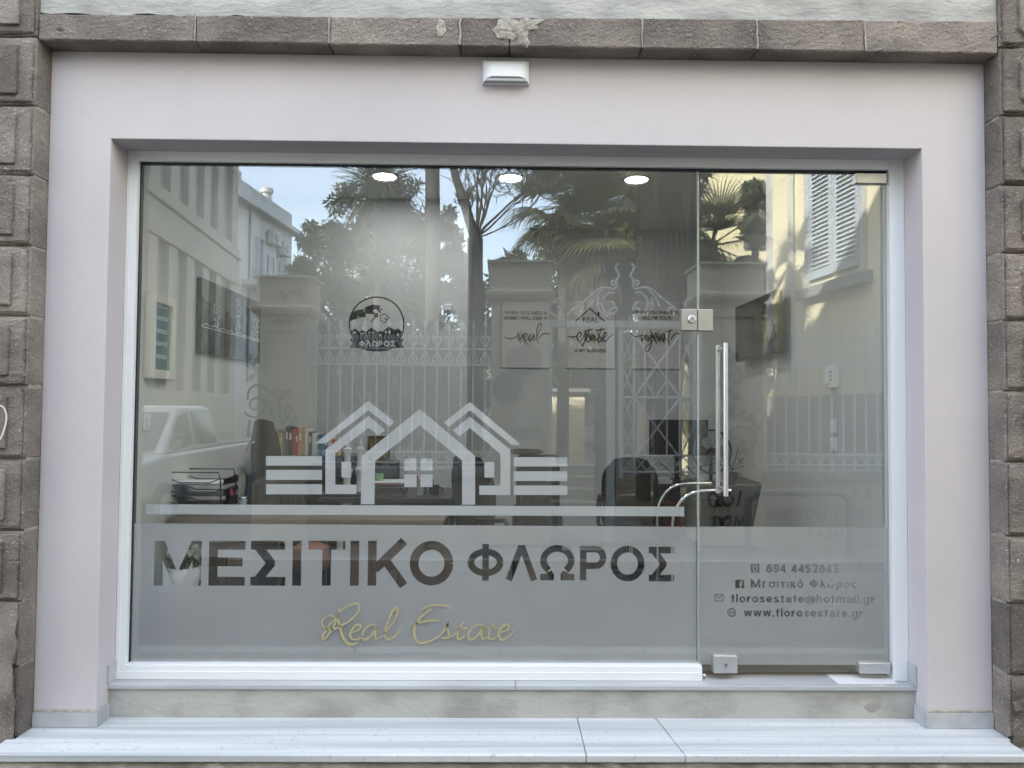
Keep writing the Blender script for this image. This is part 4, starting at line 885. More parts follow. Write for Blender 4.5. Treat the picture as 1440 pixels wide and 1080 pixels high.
for nm, a, b, w_, d_, h_, cm, lab, cat in (('document_tray', 930, 2.42, .16, .12, .05, flatm('pale_doc', (.5, .5, .5)), 'pale document pad in front of the monitor', 'papers'), ('desk_phone', 962, 2.40, .13, .14, .045, blackp, 'black desk phone beside the monitor stand', 'telephone'),
     ('paper_pile', 1000, 2.5, .18, .14, .06, paper, 'white paper pile at the right end of the back desk', 'papers')):
    x = at(a, 665, b)[0]; t = thing(nm, lab, cat, (x, b, DZ))
    MB().box(-w_/2, w_/2, -d_/2, d_/2, .0005, h_*.7).build('base' if nm == 'desk_phone' else 'lower_sheets', cm, t, bevel=.003)
    MB().box(-w_/2+.01, w_/2-.015, -d_/2+.01, d_/2-.01, h_*.7+.0005, h_).build('handset' if nm == 'desk_phone' else 'upper_sheets', cm, t, bevel=.004)
for i_, (pa_, pb_, pc_) in enumerate((((930, 652), (948, 668), (962, 700)), ((965, 655), (985, 672), (1000, 668)))):
    cbl = MB().tube([(at(a, b, 2.6)[0], 2.62, at(a, b, 2.6)[1]) for a, b in smooth([pa_, pb_, pc_], 5)], .004, 6).build('power_cable', blackp, None, smooth=True); tag(cbl, ('black cable hanging down from the monitor over the desk edge', 'black cable looping from the monitor towards the desk fan')[i_], 'cable')
kbd = thing('keyboard', 'flat black keyboard on the inner desk beside the file stack', 'keyboard', (at(468, 690, 1.42)[0], 1.42, DZ))
MB().box(-.2, .2, -.06, .06, .0005, .018).build('base', blackp, kbd, bevel=.004)
for r_i in range(4): MB().box(-.19, .19, -.052+r_i*.027, -.030+r_i*.027, .018, .024).build('key_row', flatm('key_grey', (.06, .06, .065), .5), kbd, bevel=.002)
nt_ = thing('notepad', 'open white notepad lying on the long window desk', 'notepad', (at(450, 715, .55)[0], .58, DZ)); nt_.rotation_euler = (0, 0, .2)
MB().box(-.11, .11, -.075, .075, .0005, .008).build('pages', paper, nt_, bevel=.001); MB().tube([(-.11, .075, .008), (.11, .075, .008)], .005, 6).build('spiral', steel_l, nt_)
# desk fan (black ring) and wiry lamp
fan = thing('desk_fan', 'black round wire desk fan partly behind the door handle', 'fan', (at(1004, 640, 2.3)[0], 2.35, DZ))
fm = MB()
fr = .155; fz = .27
MB().tube([(fr*math.cos(a), 0, fz+fr*1.15*math.sin(a)) for a in np.linspace(0, 6.283, 32)[:-1]], .008, 8, closed=True).build('cage_ring', blackp, fan, smooth=True)
for j in range(14): a = j*6.283/14; fm.tube([(.03*math.cos(a), -.03, fz+.03*math.sin(a)), (fr*math.cos(a), 0, fz+fr*1.15*math.sin(a))], .0022, 5)
fm.build('cage_wires', blackp, fan)
for j in range(3):
    a = j*2.094; MB().add([(0, .02, fz), (.12*math.cos(a-.35), .03, fz+.12*math.sin(a-.35)), (.135*math.cos(a+.1), .015, fz+.135*math.sin(a+.1)), (.1*math.cos(a+.5), .01, fz+.1*math.sin(a+.5))], [(0, 1, 2, 3)]).build('blade', flatm('grey_blade', (.25, .26, .27), .3), fan)
MB().lathe([(.035, -.04), (.035, .05)], (0, .02, fz), 14, 'y').build('motor', blackp, fan, smooth=True)
MB().lathe([(.09, 0), (.09, .015), (.015, .03), (.015, .26)], (0, .04, 0), 20).build('base', blackp, fan, smooth=True)
wl = thing('wire_plant', 'spiky black wire stand trailing thin stems on the right desk', 'ornament', (at(1038, 655, 2.2)[0], 2.36, DZ))
rr_ = random.Random(3)
for j in range(9):
    a = rr_.uniform(-1.3, 1.3); L_ = rr_.uniform(.18, .4); MB().tube([(0, 0, .12), (L_*.4*math.sin(a), -.02, .12+L_*.55*math.cos(a)), (L_*math.sin(a), -.05, .12+L_*.5*math.cos(a)-.04)], .003, 5).build('stem', blackp, wl, smooth=True)
MB().lathe([(.04, 0), (.055, .10), (.05, .10), (.035, .01)], (0, 0, 0), 16).build('holder', blackp, wl, smooth=True)
# office chairs
def office_chair(label, x, y, rz, w_=.46, bh=.62, zs=.47, parts=True, lift=0):
    t = thing('office_chair', label, 'office chair', (x, y, FZ), 'black office chairs'); t.rotation_euler = (0, 0, rz)
    MB().box(-w_/2, w_/2, -.23, .24, zs-.05, zs+.03).build('seat', blackf, t, bevel=.035, seg=4, smooth=True)
    # curved backrest, tapering to the top
    v = []; n1, n2 = 10, 14
    for s_ in (0, 1):
        for i in range(n1+1):
            for j in range(n2+1):
                u = -1+2*i/n1; q = j/n2; ww = w_/2*(1-.35*max(0, q-.75)**1.0/.25*.9)*(.86+.14*math.sin(q*math.pi)); zz = zs+.06+bh*q
                yb = .24+.05*(1-u*u)-.03+.07*q+(.045 if s_ else 0)+(-.03*math.sin(q*math.pi))
                v.append((u*ww, yb, zz-.02*u*u*(q > .9)))
    N_ = (n1+1)*(n2+1); f = []
    for i in range(n1):
        for j in range(n2):
            a = i*(n2+1)+j; f += [(a, a+1, a+n2+2, a+n2+1), (N_+a, N_+a+n2+1, N_+a+n2+2, N_+a+1)]
    for i in range(n1): a = i*(n2+1); f += [(a, a+n2+1, N_+a+n2+1, N_+a)]; a += n2; f += [(a, N_+a, N_+a+n2+1, a+n2+1)]
    for j in range(n2): a = j; f += [(a, N_+a, N_+a+1, a+1)]; a = n1*(n2+1)+j; f += [(a, a+1, N_+a+1, N_+a)]
    MB().add(v, f).build('backrest', blackf, t, smooth=True)
    for s_ in (-1, 1):
        xa_ = s_*(w_/2+.03)
        MB().tube([(xa_*.8, .1, zs-.02), (xa_, .08, zs+.03), (xa_, .06, zs+.20), (xa_, -.14, zs+.215), (xa_, -.2, zs+.12), (xa_*.8, -.12, zs-.02)], .016, 10).build('armrest', blackp, t, smooth=True)
    MB().lathe([(.03, .10), (.03, .3), (.022, .3), (.022, zs-.05)], (0, 0, 0), 14).build('gas_lift', chrome, t, smooth=True)
    for kk in range(5):
        a = kk*1.2566+.3; lg_ = MB().tube([(0, 0, .115), (.15*math.cos(a), .15*math.sin(a), .10), (.29*math.cos(a), .29*math.sin(a), .065)], [.024, .02, .014], 8).build('base_leg', blackp, t, smooth=True)
        MB().lathe([(.024, -.014), (.027, 0), (.024, .014)], (.29*math.cos(a), .29*math.sin(a), .028), 12, 'x').build('castor', blackp, lg_, smooth=True)
    return t
xc_ = at(378, 640, 1.15)[0]
c = office_chair('tall slim black office chair at the left in front of the books', xc_, 1.15+.25, R(180-4), .19, .68, .53)
xc_ = at(712, 660, 1.15)[0]
office_chair('black office chair behind the right house outline, seen from behind', at(712, 660, 1.1)[0], 1.1, R(60), .46, .52, .45)
office_chair('black office chair at the right desk by the monitor', at(886, 660, 2.0)[0], 2.0, R(170), .42, .50, .44)
# black armchair / sofa behind the right bars
sf = thing('leather_armchair', 'wide black leather armchair behind the right-hand frosted bars', 'armchair', (0, 0, 0))
Yg = 1.35; x0, x1 = at(722, 660, Yg)[0], at(792, 660, Yg)[0]; zt_ = at(755, 640, Yg)[1]
MB().box(x0+.02, x1-.02, Yg, Yg+.14, FZ+.3, zt_).build('backrest', mat('black_leather', (.022, .022, .024), .35), sf, bevel=.04, seg=4, smooth=True)
MB().box(x0+.03, x1-.03, Yg+.14, Yg+.6, FZ+.28, FZ+.45).build('seat', MATS['black_leather'], sf, bevel=.04, seg=4, smooth=True)
for s_ in (x0, x1-.07): MB().box(s_, s_+.07, Yg+.02, Yg+.6, FZ+.08, FZ+.62).build('armrest', MATS['black_leather'], sf, bevel=.025, seg=3, smooth=True)
for (a, b) in ((x0+.02, Yg+.05), (x1-.05, Yg+.05), (x0+.02, Yg+.52), (x1-.05, Yg+.52)): MB().box(a, a+.03, b, b+.03, FZ, FZ+.1).build('leg', chrome, sf)
cu = MB().lathe([(.001, 0), (.09, .004), (.13, .018), (.09, .034), (.001, .038)], (at(740, 634, Yg+.07)[0], Yg+.07, zt_+.001), 24).build('flat_cap', blackf, None, smooth=True); tag(cu, 'flat black cap lying on top of the leather armchair', 'cap')
# chrome cantilever visitor chair near the door
vc = thing('visitor_chair', 'chrome tube visitor chair with black seat just inside the glass door', 'chair', (0, 0, 0))
Yv = .9
pa = [at(945, 745, Yv), at(948, 722, Yv), at(962, 700, Yv), at(985, 690.5, Yv), at(1028, 689.5, Yv)]
for dy in (0, .07) if False else (0, .44):
    pts = [(pa[0][0], Yv+dy, FZ+.012)]+[(a, Yv+dy, b) for a, b in smooth(pa, 4)]
    MB().tube(pts, .011, 10).build('chrome_leg', chrome, vc, smooth=True)
xs0, xs1 = at(955, 700, Yv)[0], at(1052, 700, Yv)[0]
MB().tube([(pa[0][0], Yv, FZ+.012), (pa[0][0], Yv+.44, FZ+.012)], .011, 8).build('chrome_foot_bar', chrome, vc, smooth=True)
MB().box(xs0+.08, xs1-.02, Yv+.02, Yv+.42, FZ+.40, FZ+.46).build('seat', blackf, vc, bevel=.02, seg=3, smooth=True)
MB().obox((xs1+.03, Yv+.22, FZ+.66), (math.cos(R(10)), 0, math.sin(R(10))), (0, 1, 0), (-math.sin(R(-12)), 0, math.cos(R(12))), .022, .21, .24).build('backrest', blackf, vc, bevel=.02, seg=3, smooth=True)

# ================================================================ THE STREET (seen mirrored in the pane)
asph = mat('asphalt', (.045, .045, .047), .9, col2=(.06, .06, .06), ns=3, bump=.006, bs=90)
paving = mat('paving', (.17, .165, .15), .85, col2=(.12, .115, .105), ns=2.5, bump=.003, bs=40)
cream = mat('cream_render', (.42, .395, .32), .9, col2=(.33, .31, .26), ns=1.3, nd=9, bump=.004, bs=20)
cream_p = mat('pillar_render', (.52, .475, .375), .9, col2=(.42, .385, .31), ns=1.8, nd=9, bump=.004, bs=20)
coping = mat('coping_stone', (.30, .30, .28), .9, col2=(.22, .22, .21), ns=3)
yellow = mat('yellow_render', (.86, .79, .54), .9, col2=(.82, .75, .50), ns=1.2, nd=8)
whiteb = mat('white_render', (.62, .62, .60), .9, col2=(.50, .50, .49), ns=1.1, nd=9)
iron = mat('grey_painted_iron', (.62, .65, .68), .55)
graf = flatm('grey_spray', (.10, .10, .10), .8); graf_b = flatm('black_spray', (.02, .02, .02), .7)
struct('ground', MB().add([(-150, -300, GZ-.125), (150, -300, GZ-.125), (150, 60, GZ-.125), (-150, 60, GZ-.125)], [(0, 1, 2, 3)]), mat('soil_ground', (.12, .10, .075), .95, col2=(.07, .065, .04), ns=1.5))
struct('road', B(-40, 40, -4.45, -1.5, GZ-.2, GZ-.12), asph)
struct('side_road', B(-7.6, -3.6, -40, -4.451, GZ-.2, GZ-.1205), asph)
# pavements: kerb stones and flags near the shop
pv = struct('pavement', B(-40, 40, -1.35, 0, GZ-.2, GZ-.02), paving)
for i in range(-9, 10):
    for j in range(3): MB().box(i*.45+.003, (i+1)*.45-.003, -1.34+j*.43+.003, -1.34+(j+1)*.43-.003, GZ-.0195, GZ-.0005+rng.uniform(-.001, .001)).build('paving_slab', paving, pv)
for i in range(-5, 5): MB().box(i*1.0+.004, (i+1)*1.0-.004, -1.5, -1.352, GZ-.16, GZ-.002).build('kerb_stone', coping, pv, bevel=.01)
pv2 = struct('pavement', B(-3.6, 40, -5.25, -4.6, GZ-.2, GZ-.01), paving)
for i in range(-3, 12): MB().box(i*1.0+.004, (i+1)*1.0-.004, -4.599, -4.45, GZ-.16, GZ-.005).build('kerb_stone', coping, pv2, bevel=.01)
YG_ = -5.4
def V3(pxx, pyy, y): x, z = rv(pxx, pyy, y); return (x, y, z)
XP = lambda p, y=YG_: rv(p, 560, y)[0]
ZP_ = lambda p, y=YG_, q=720: rv(q, p, y)[1]
# pillars
def pillar(label, p0, p1, ztop, name='gate_pillar'):
    t = thing(name, label, 'pillar', (0, 0, 0)); x0, x1 = XP(p0), XP(p1)
    y0, y1 = YG_-(x1-x0)*.85, YG_+.03
    MB().box(x0, x1, y0, y1, GZ, ztop-.50).build('shaft', cream_p, t, bevel=.01)
    MB().box(x0-.03, x1+.03, y0-.03, y1+.03, GZ, GZ+.75).build('plinth', cream_p, t, bevel=.01)
    m = (x1-x0)*.12
    for (a, b, c, d) in ((x0+m*.3, x0+m, GZ+.85, ztop-.62), (x1-m, x1-m*.3, GZ+.85, ztop-.62)): MB().box(a, b, y1, y1+.018, c, d).build('panel_edge', cream_p, t, bevel=.004)
    MB().box(x0+m, x1-m, y1, y1+.018, ztop-.68, ztop-.62).build('panel_edge', cream_p, t, bevel=.004)
    pr = [(.00, -.50), (.05, -.48), (.075, -.43), (.075, -.39), (.03, -.37), (.02, -.33), (.02, -.035), (.055, -.03), (.055, 0)]
    mb = MB(); v = []
    for d, h in pr: v += [(x0-d, y0-d, ztop+h), (x1+d, y0-d, ztop+h), (x1+d, y1+d, ztop+h), (x0-d, y1+d, ztop+h)]
    f = [(i*4+k, i*4+(k+1) % 4, (i+1)*4+(k+1) % 4, (i+1)*4+k) for i in range(len(pr)-1) for k in range(4)]+[(0, 3, 2, 1), (4*len(pr)-4, 4*len(pr)-3, 4*len(pr)-2, 4*len(pr)-1)]
    mb.add(v, f).build('moulded_cap', cream_p, t, bevel=.004); return t
gp1 = pillar('cream corner pillar of the garden wall with a swirling sprayed figure, mirrored at left', 362, 431, ZP_(388, YG_, 380))
gp2 = pillar('cream gate pillar on the left of the lattice gate, mirrored in the pane', 690, 771, ZP_(367, YG_, 730))
gp3 = pillar('cream gate pillar on the right of the lattice gate, mirrored in the door', 987, 1071, ZP_(370, YG_, 1020))
def spray(P, w_, m, parent, name='spray_line', y=YG_+.058, k_=None, n=6):
    pts = smooth([rv(a, b, y) for a, b in P], n); return MB().quads2(ribbon(pts, w_), lambda a, b: (a, y, b)).build(name, m, parent)
q1 = lambda P: [(260+a/3.6, 340+b/3.6) for a, b in P]
for P in ([(318, 800), (318, 765), (335, 738), (370, 725), (430, 758), (470, 788), (500, 780), (528, 748)], [(455, 752), (490, 758), (530, 746)], [(470, 788), (482, 800), (505, 775)],
          [(400, 785), (425, 830), (438, 870), (445, 910)], [(478, 800), (480, 860), (482, 905), (495, 918), (520, 890), (538, 850), (525, 828), (505, 850), (512, 890), (530, 905)], [(530, 940), (545, 900), (560, 885), (562, 915), (545, 945)],
          [(318, 990), (322, 940), (330, 900)], [(310, 1060), (322, 1030), (335, 1000)]):
    spray(q1(P), .030, graf, gp1)
sp_ = [(355+(8+a*8.2)*math.cos(a*1.35), 830+(8+a*8.2)*1.05*math.sin(a*1.35)) for a in np.linspace(0, 6.6, 34)]
spray(q1(sp_), .026, graf, gp1, n=1)
for ox, oy in ((455, 235), (430, 372)):
    rr_ = random.Random(ox); P = [(ox+i*14+rr_.uniform(-8, 8), oy+rr_.uniform(0, 60)) for i in range(11)]; spray(q1(P), .022, graf, gp1, y=YG_+.052)
# right pillar swirl face
q3 = lambda P: [(840+a/6, 570+b/6) for a, b in P]
for P in ([(930, 130), (960, 80), (1010, 75), (1050, 110), (1040, 180), (990, 230), (945, 200), (930, 140)], [(985, 150), (1000, 120), (1030, 130), (1030, 165), (1000, 185)], [(940, 240), (990, 230), (940, 300)], [(930, 300), (1000, 280), (950, 370), (930, 430), (960, 480)],
          [(1100, 270), (1160, 190), (1260, 190), (1330, 250), (1330, 330), (1270, 380), (1180, 380), (1110, 330), (1130, 290), (1200, 275), (1250, 310), (1220, 345), (1160, 330)], [(1200, 330), (1225, 300), (1245, 320)], [(1180, 400), (1270, 420), (1310, 480), (1330, 520)],
          [(1150, 60), (1180, 90), (1240, 50), (1230, 90), (1260, 130), (1300, 80), (1310, 120), (1340, 180), (1380, 160), (1350, 210)]):
    spray(q3(P), .026, graf, gp3, y=YG_+.052)
spots = [(1014, 500), (1024, 494), (1034, 500), (1030, 510), (1018, 516), (1040, 520), (1026, 528), (1036, 536), (1012, 540), (1044, 530), (1028, 548), (1018, 556), (1036, 560), (1030, 572), (1024, 580), (1010, 524)]
mb = MB()
for a, b in spots:
    c = rv(a, b, YG_+.051); P = smooth([(c[0]+.06*(.6+.6*random.random())*math.cos(q), c[1]+.06*(.6+.6*random.random())*math.sin(q)) for q in np.linspace(0, 6.283, 8)[:-1]], 3, True); mb.add([(x, YG_+.0502+.0003*(a % 3), z) for x, z in P], [tuple(range(len(P)))])
mb.build('overpaint_blotch', flatm('grey_overpaint', (.13, .135, .135), .9), gp3)
for (a, b, rx_, rz_) in ((713, 545, 22, 20), (736, 506, 26, 22)):
    P = []
    for q in np.linspace(0, 6.283, 14)[:-1]: P.append(rv(a+rx_*(1+.15*random.uniform(-1, 1))*math.cos(q), b+rz_*(1+.15*random.uniform(-1, 1))*math.sin(q), YG_+.051))
    P = smooth(P, 3, True); MB().add([(x, YG_+.0502+.0002*(a % 2), z) for x, z in P], [tuple(range(len(P)))]).build('overpaint_blotch', MATS['grey_overpaint'], gp2)
nb_ = MB().box(XP(724), XP(748), YG_+.05, YG_+.056, ZP_(603), ZP_(578)).build('paper_notice', flatm('weathered_notice', (.45, .45, .42), .9), gp2)
# base walls, fences
def basewall(p0, p1, label, x1=None):
    t = thing('garden_wall', label, 'wall', (0, 0, 0)); x0 = XP(p0); x1 = x1 or XP(p1); zt_ = ZP_(659)
    MB().box(x0, x1, YG_-.3, YG_, GZ-.12, zt_-.12).build('rendered_wall', cream, t)
    n = max(1, int((x1-x0)/.8))
    for i in range(n): MB().box(x0+(x1-x0)*i/n+.003, x0+(x1-x0)*(i+1)/n-.003, YG_-.33, YG_+.035, zt_-.12, zt_).build('coping_stone', coping, t, bevel=.01)
    return t, x0, x1, zt_
bw1, ax0, ax1, zb_ = basewall(431, 690, 'low cream garden wall with grey coping below the left railings, mirrored in the pane')
bw2, bx0, bx1, zb2 = basewall(1071, 1250, 'low cream garden wall scrawled with words below the right railings, mirrored in the door', x1=9.5)
ZR, ZT = ZP_(490), ZP_(447)
spear_me = {}
def fence(x0, x1, label):
    t = thing('iron_fence', label, 'fence', (0, 0, 0)); n = int(round((x1-x0)/.149)); st_ = (x1-x0)/n
    for z in (ZR, ZR-.20, zb_+.06, zb_+.19): MB().box(x0, x1, YG_-.165, YG_-.135, z-.012, z+.012).build('rail', iron, t)
    # one bar with spear and collars
    mb = MB(); zt_ = ZT
    mb.box(-.009, .009, -.009, .009, zb_, zt_-.10)
    for z in (ZR+.03, zt_-.115): mb.lathe([(.012, z-.012), (.022, z), (.012, z+.012)], (0, 0, 0), 6)
    mb.add([(-.030, 0, zt_-.075), (0, -.008, zt_-.10), (.030, 0, zt_-.075), (0, .008, zt_-.10), (0, 0, zt_)], [(0, 1, 4), (1, 2, 4), (2, 3, 4), (3, 0, 4), (3, 2, 1, 0)])
    bar = mb.build('spear_bar', iron, t); bar.location = (x0+st_/2, YG_-.15, 0)
    # heart scroll between bars
    def scroll(zc, s_):
        m2 = MB()
        for sg in (-1, 1):
            P = [(0, 0, zc-s_*.075), (sg*.030, 0, zc-s_*.01), (sg*.058, 0, zc+s_*.045), (sg*.050, 0, zc+s_*.075), (sg*.030, 0, zc+s_*.07), (sg*.026, 0, zc+s_*.05), (sg*.036, 0, zc+s_*.045)]
            pts = [(a, 0, c) for a, c in smooth([(p[0], p[2]) for p in P], 3)]; m2.tube(pts, .009, 4)
        return m2.build('scroll', iron, t)
    scs = [scroll(ZR+.085, 1), scroll(ZR-.10, -1), scroll(zb_+.125, 1)]
    for s_ in scs: s_.location = (x0+st_/2, YG_-.15, 0)
    for i in range(1, n):
        for o in [bar]+scs:
            c_ = o.copy(); C.objects.link(c_); c_.parent = t; c_.location = (x0+st_*(i+.5), YG_-.15, 0)
    return t
fence(ax0, ax1, 'pale iron spear-topped railings with heart scrolls, left of the gate')
fence(bx0, XP(1250)+.3, 'pale iron spear-topped railings with heart scrolls, right of the gate')
# words sprayed on the right base wall (seen mirrored)
def wallwords(s_, pr, pb, hpx, m, name, parent, y=YG_+.004):
    x0, z0 = rv(pr, pb, y); q = text_quads(s_, hpx/1040*9.15*1.45, 0, 0, 'LEFT', .004)
    MB().quads2([[(x0-p[0], z0+p[1]) for p in r_] for r_ in q], lambda a, b: (a, y, b)).build(name, m, parent)
wallwords('E A T   THE', 1226, 700, 14, graf, 'sprayed_words', bw2); wallwords('RICH  NOT  Yatas', 1216, 730, 13, graf, 'sprayed_words', bw2); wallwords('MEAT', 1188, 758, 15, graf, 'sprayed_words', bw2)
c = rv(1196, 695, YG_+.005); MB().quads2(ribbon(arc(c[0], c[1], .09, .09, 0, 360, 20), .012), lambda a, b: (a, YG_+.005, b)).build('sprayed_ring', graf, bw2)
for P, w_ in (([(1042, 690), (1040, 702), (1037, 712)], .035), ([(1028, 695), (1019, 694), (1016, 704), (1022, 711), (1031, 706), (1030, 697)], .03), ([(1014, 697), (1009, 708), (1015, 712)], .03), ([(1006, 693), (998, 696), (998, 708), (1005, 713), (1010, 702), (1005, 692)], .03),
              ([(1046, 740), (1045, 728), (1040, 738), (1036, 727), (1033, 741)], .028), ([(1030, 727), (1022, 727), (1028, 733), (1022, 741), (1031, 740)], .028), ([(1019, 727), (1016, 740), (1012, 727)], .028), ([(1009, 727), (1002, 730), (1006, 735), (1000, 741), (1007, 741)], .028)):
    spray(P, w_, graf_b, gp3, y=YG_+.064)
# lattice gate and scrolled overthrow
gt = thing('lattice_gate', 'pale iron lattice gate leaf standing between the pillars, mirrored in the pane', 'gate', (0, 0, 0))
yg = YG_-.2
def bar2(P, r, name, parent, m=iron, closed=False): return MB().tube([(rv(a, b, yg)[0], yg, rv(a, b, yg)[1]) for a, b in P], r, 6, closed=closed).build(name, m, parent, smooth=True)
for a in (873, 978): bar2([(a, 456), (a, 672)], .035, 'stile', gt)
for a in (892, 957): bar2([(a, 458), (a, 670)], .020, 'upright', gt)
for a in (907, 938): bar2([(a, 458), (a, 640)], .013, 'upright', gt)
for b in (462, 559, 641, 664): bar2([(873, b), (978, b)], .018, 'rail', gt)
for P in ([(892, 470), (957, 559)], [(957, 470), (892, 559)], [(892, 559), (957, 645)], [(957, 559), (892, 645)], [(892, 559), (922, 516), (957, 470)], [(907, 535), (922, 559), (938, 535)]): bar2(P, .014, 'diagonal', gt)
for b in range(468, 640, 43):
    for a, c in ((874, 891), (958, 977)): bar2([(a, b), (c, b+43)], .010, 'diagonal', gt); bar2([(c, b), (a, b+43)], .010, 'diagonal', gt)
for a in range(876, 970, 17): bar2([(a, 643), (a+17, 662)], .009, 'diagonal', gt); bar2([(a+17, 643), (a, 662)], .009, 'diagonal', gt)
ovt = thing('gate_overthrow', 'scrolled iron overthrow spanning the gate pillars above the open gateway', 'ironwork', (0, 0, 0))
x0, x1 = XP(771), XP(987); MB().box(x0, x1, yg-.03, yg+.03, ZP_(457), ZP_(447)).build('cross_bar', iron, ovt, bevel=.004)
MB().box(x0, x0+.06, yg-.03, yg+.03, GZ, ZP_(457)).build('post', iron, ovt, bevel=.004)
MB().box(XP(856), XP(868), yg-.04, yg+.04, GZ, ZP_(457)).build('post', iron, ovt, bevel=.004)
q5 = lambda P: [(770+a/6.26, 380+b/6.26) for a, b in P]
half = [[(95, 410), (30, 380), (25, 310), (60, 265), (110, 255), (150, 295), (140, 340), (105, 345), (90, 320), (110, 305)], [(150, 410), (220, 350), (300, 290), (380, 230), (450, 170), (520, 150), (590, 165), (615, 130)], [(255, 400), (245, 350), (280, 330), (305, 350), (290, 375)], [(380, 320), (400, 270), (430, 220), (480, 170)],
        [(600, 330), (560, 340), (550, 370), (580, 385), (610, 350), (590, 300), (560, 270)], [(590, 200), (540, 200), (490, 250), (480, 310), (510, 370), (560, 400)], [(440, 295), (490, 295)], [(450, 240), (440, 300), (470, 370), (530, 410)], [(610, 120), (580, 90), (560, 110), (580, 130), (600, 120)], [(615, 150), (610, 80), (635, 50), (620, 20), (600, -30), (630, -60)]]
for P in half:
    bar2(smooth(q5(P), 3), .016, 'scroll', ovt); bar2([(2*879-a, b) for a, b in smooth(q5(P), 3)], .016, 'scroll', ovt)
# steel hoop on the far pavement
hp = MB(); yh_ = -4.85
P = [(1052, 830), (1052, 712), (1060, 698), (1076, 693), (1175, 693), (1189, 698), (1196, 712), (1196, 830)]
pts = [(rv(a, b, yh_)[0], yh_, max(GZ, rv(a, b, yh_)[1])) for a, b in smooth(P, 4)]
hp.tube(pts, .045, 12); tag(hp.build('hoop_barrier', mat('dark_painted_steel', (.12, .12, .125), .5), None, smooth=True), 'dark steel hoop barrier on the far pavement, mirrored in the glass door', 'barrier')
# steps and path behind the gateway
ps_ = thing('garden_steps', 'sunlit pale stone steps behind the gateway, mirrored low in the pane', 'steps', (0, 0, 0))
for i in range(4): MB().box(.55-.1*i, 1.75, -8.2-.35*(i+1), -8.2-.35*i, GZ-.12, GZ+.17*(i+1)).build('step', cream, ps_, bevel=.01)
struct('garden_path', B(.3, 2.1, -8.2, -5.75, GZ-.2, GZ-.02), paving)
# garden outbuilding
gh = thing('garden_shed', 'low stained pinkish garden shed behind the railings, mirrored at centre left', 'shed', (0, 0, 0))
ysd = -8.6; (x0, z1), (x1, _) = rv(488, 517, ysd), rv(650, 517, ysd)
MB().pyz([(ysd, GZ-.12), (ysd-2.2, GZ-.12), (ysd-2.2, z1-.3), (ysd, z1)], x0, x1).build('wall', mat('stained_pink', (.34, .30, .28), .9, col2=(.20, .19, .18), ns=2.2, nd=10, lo=.4, hi=.6), gh)
MB().box(x0-.1, x1+.1, ysd-2.3, ysd+.1, z1, z1+.06).build('roof', coping, gh)
(wa, wb_), (wc, wd_) = rv(535, 545, ysd), rv(571, 600, ysd)
wf = MB().box(wa, wc, ysd, ysd+.03, wd_, wb_).build('window', flatm('grey_window_frame', (.35, .37, .38)), gh); MB().box(wa+.05, wc-.05, ysd+.03, ysd+.034, wd_+.05, wb_-.05).build('pane', mat('dull_pane', (.10, .12, .13), .2), wf)
# yellow annexe behind gate
an = thing('garden_annexe', 'small yellow annexe with sprayed letters beyond the gateway, mirrored in the pane', 'building', (0, 0, 0))
ya_ = -13.2; (x0, z1), (x1, z0) = rv(776, 551, ya_), rv(822, 640, ya_)
MB().box(x0, x1, ya_-2, ya_, GZ-.12, z1).build('wall', yellow, an)
MB().box(x0-.1, x1+.1, ya_-2.1, ya_+.12, z1, z1+.08).build('roof', coping, an)
# side building at left
def frame(p0, p1):
    d = Vector((p1[0]-p0[0], p1[1]-p0[1], 0)); L_ = d.length; d.normalize(); n_ = Vector((-d.y, d.x, 0)); return Vector((p0[0], p0[1], 0)), d, n_, L_
def on(fr_, u0, u1, n0, n1, z0, z1, name, m, parent, bevel=0):
    o, d, n_, L_ = fr_; mb = MB(); v = [o+d*u+n_*q+Vector((0, 0, z)) for u in (u0, u1) for q in (n0, n1) for z in (z0, z1)]
    return mb.add(v, [(0, 1, 3, 2), (4, 6, 7, 5), (0, 4, 5, 1), (2, 3, 7, 6), (0, 2, 6, 4), (1, 5, 7, 3)]).build(name, m, parent, bevel=bevel)
sd_lb = lambda d: (-7.9-.092*(d-16.3), -(d-3.75))
fr_ = frame(sd_lb(23.9), sd_lb(12.6))   # u runs towards us; n_ = away from street? fixed below
o_, d_, n_, L_ = fr_
if n_.x < 0: fr_ = (o_, d_, -n_, L_)
lb = thing('classical_building', 'cream building with tall windows between pale pilasters, mirrored at the left', 'building', (0, 0, 0))
on(fr_, 0, L_, -9, -.18, GZ, 12.5, 'wall', cream, lb)
on(fr_, -.1, L_, -.18, .05, 3.9, 5.1, 'band', cream, lb, .02); on(fr_, -.1, L_, .05, .12, 4.72, 4.82, 'moulding', cream, lb, .02)
on(fr_, 0, L_, -.18, .02, GZ, .38, 'plinth', cream, lb, .02); on(fr_, -.2, L_, -.18, .4, 12.2, 12.7, 'cornice', cream, lb, .03)
win_d = mat('dark_louvre', (.17, .18, .17), .6, col2=(.13, .135, .13), ns=3)
u = .9; i = 0
on(fr_, 0, .62, -.18, .0, .38, 12.2, 'corner_pilaster', cream, lb, .02)
while u < L_-.8:
    for z0, z1 in ((.38, 3.9), (5.1, 9.4)):
        w1 = on(fr_, u+.02, u+.72, -.179, -.14, z0, z1-.02, 'window', win_d, lb)
        on(fr_, u+.36, u+.385, -.139, -.12, z0+.05, z1-.1, 'mullion', cream, w1)
        on(fr_, u+.72, u+1.3, -.18, .0, z0, z1-.0, 'pilaster', cream, lb, .015)
    u += 1.3; i += 1
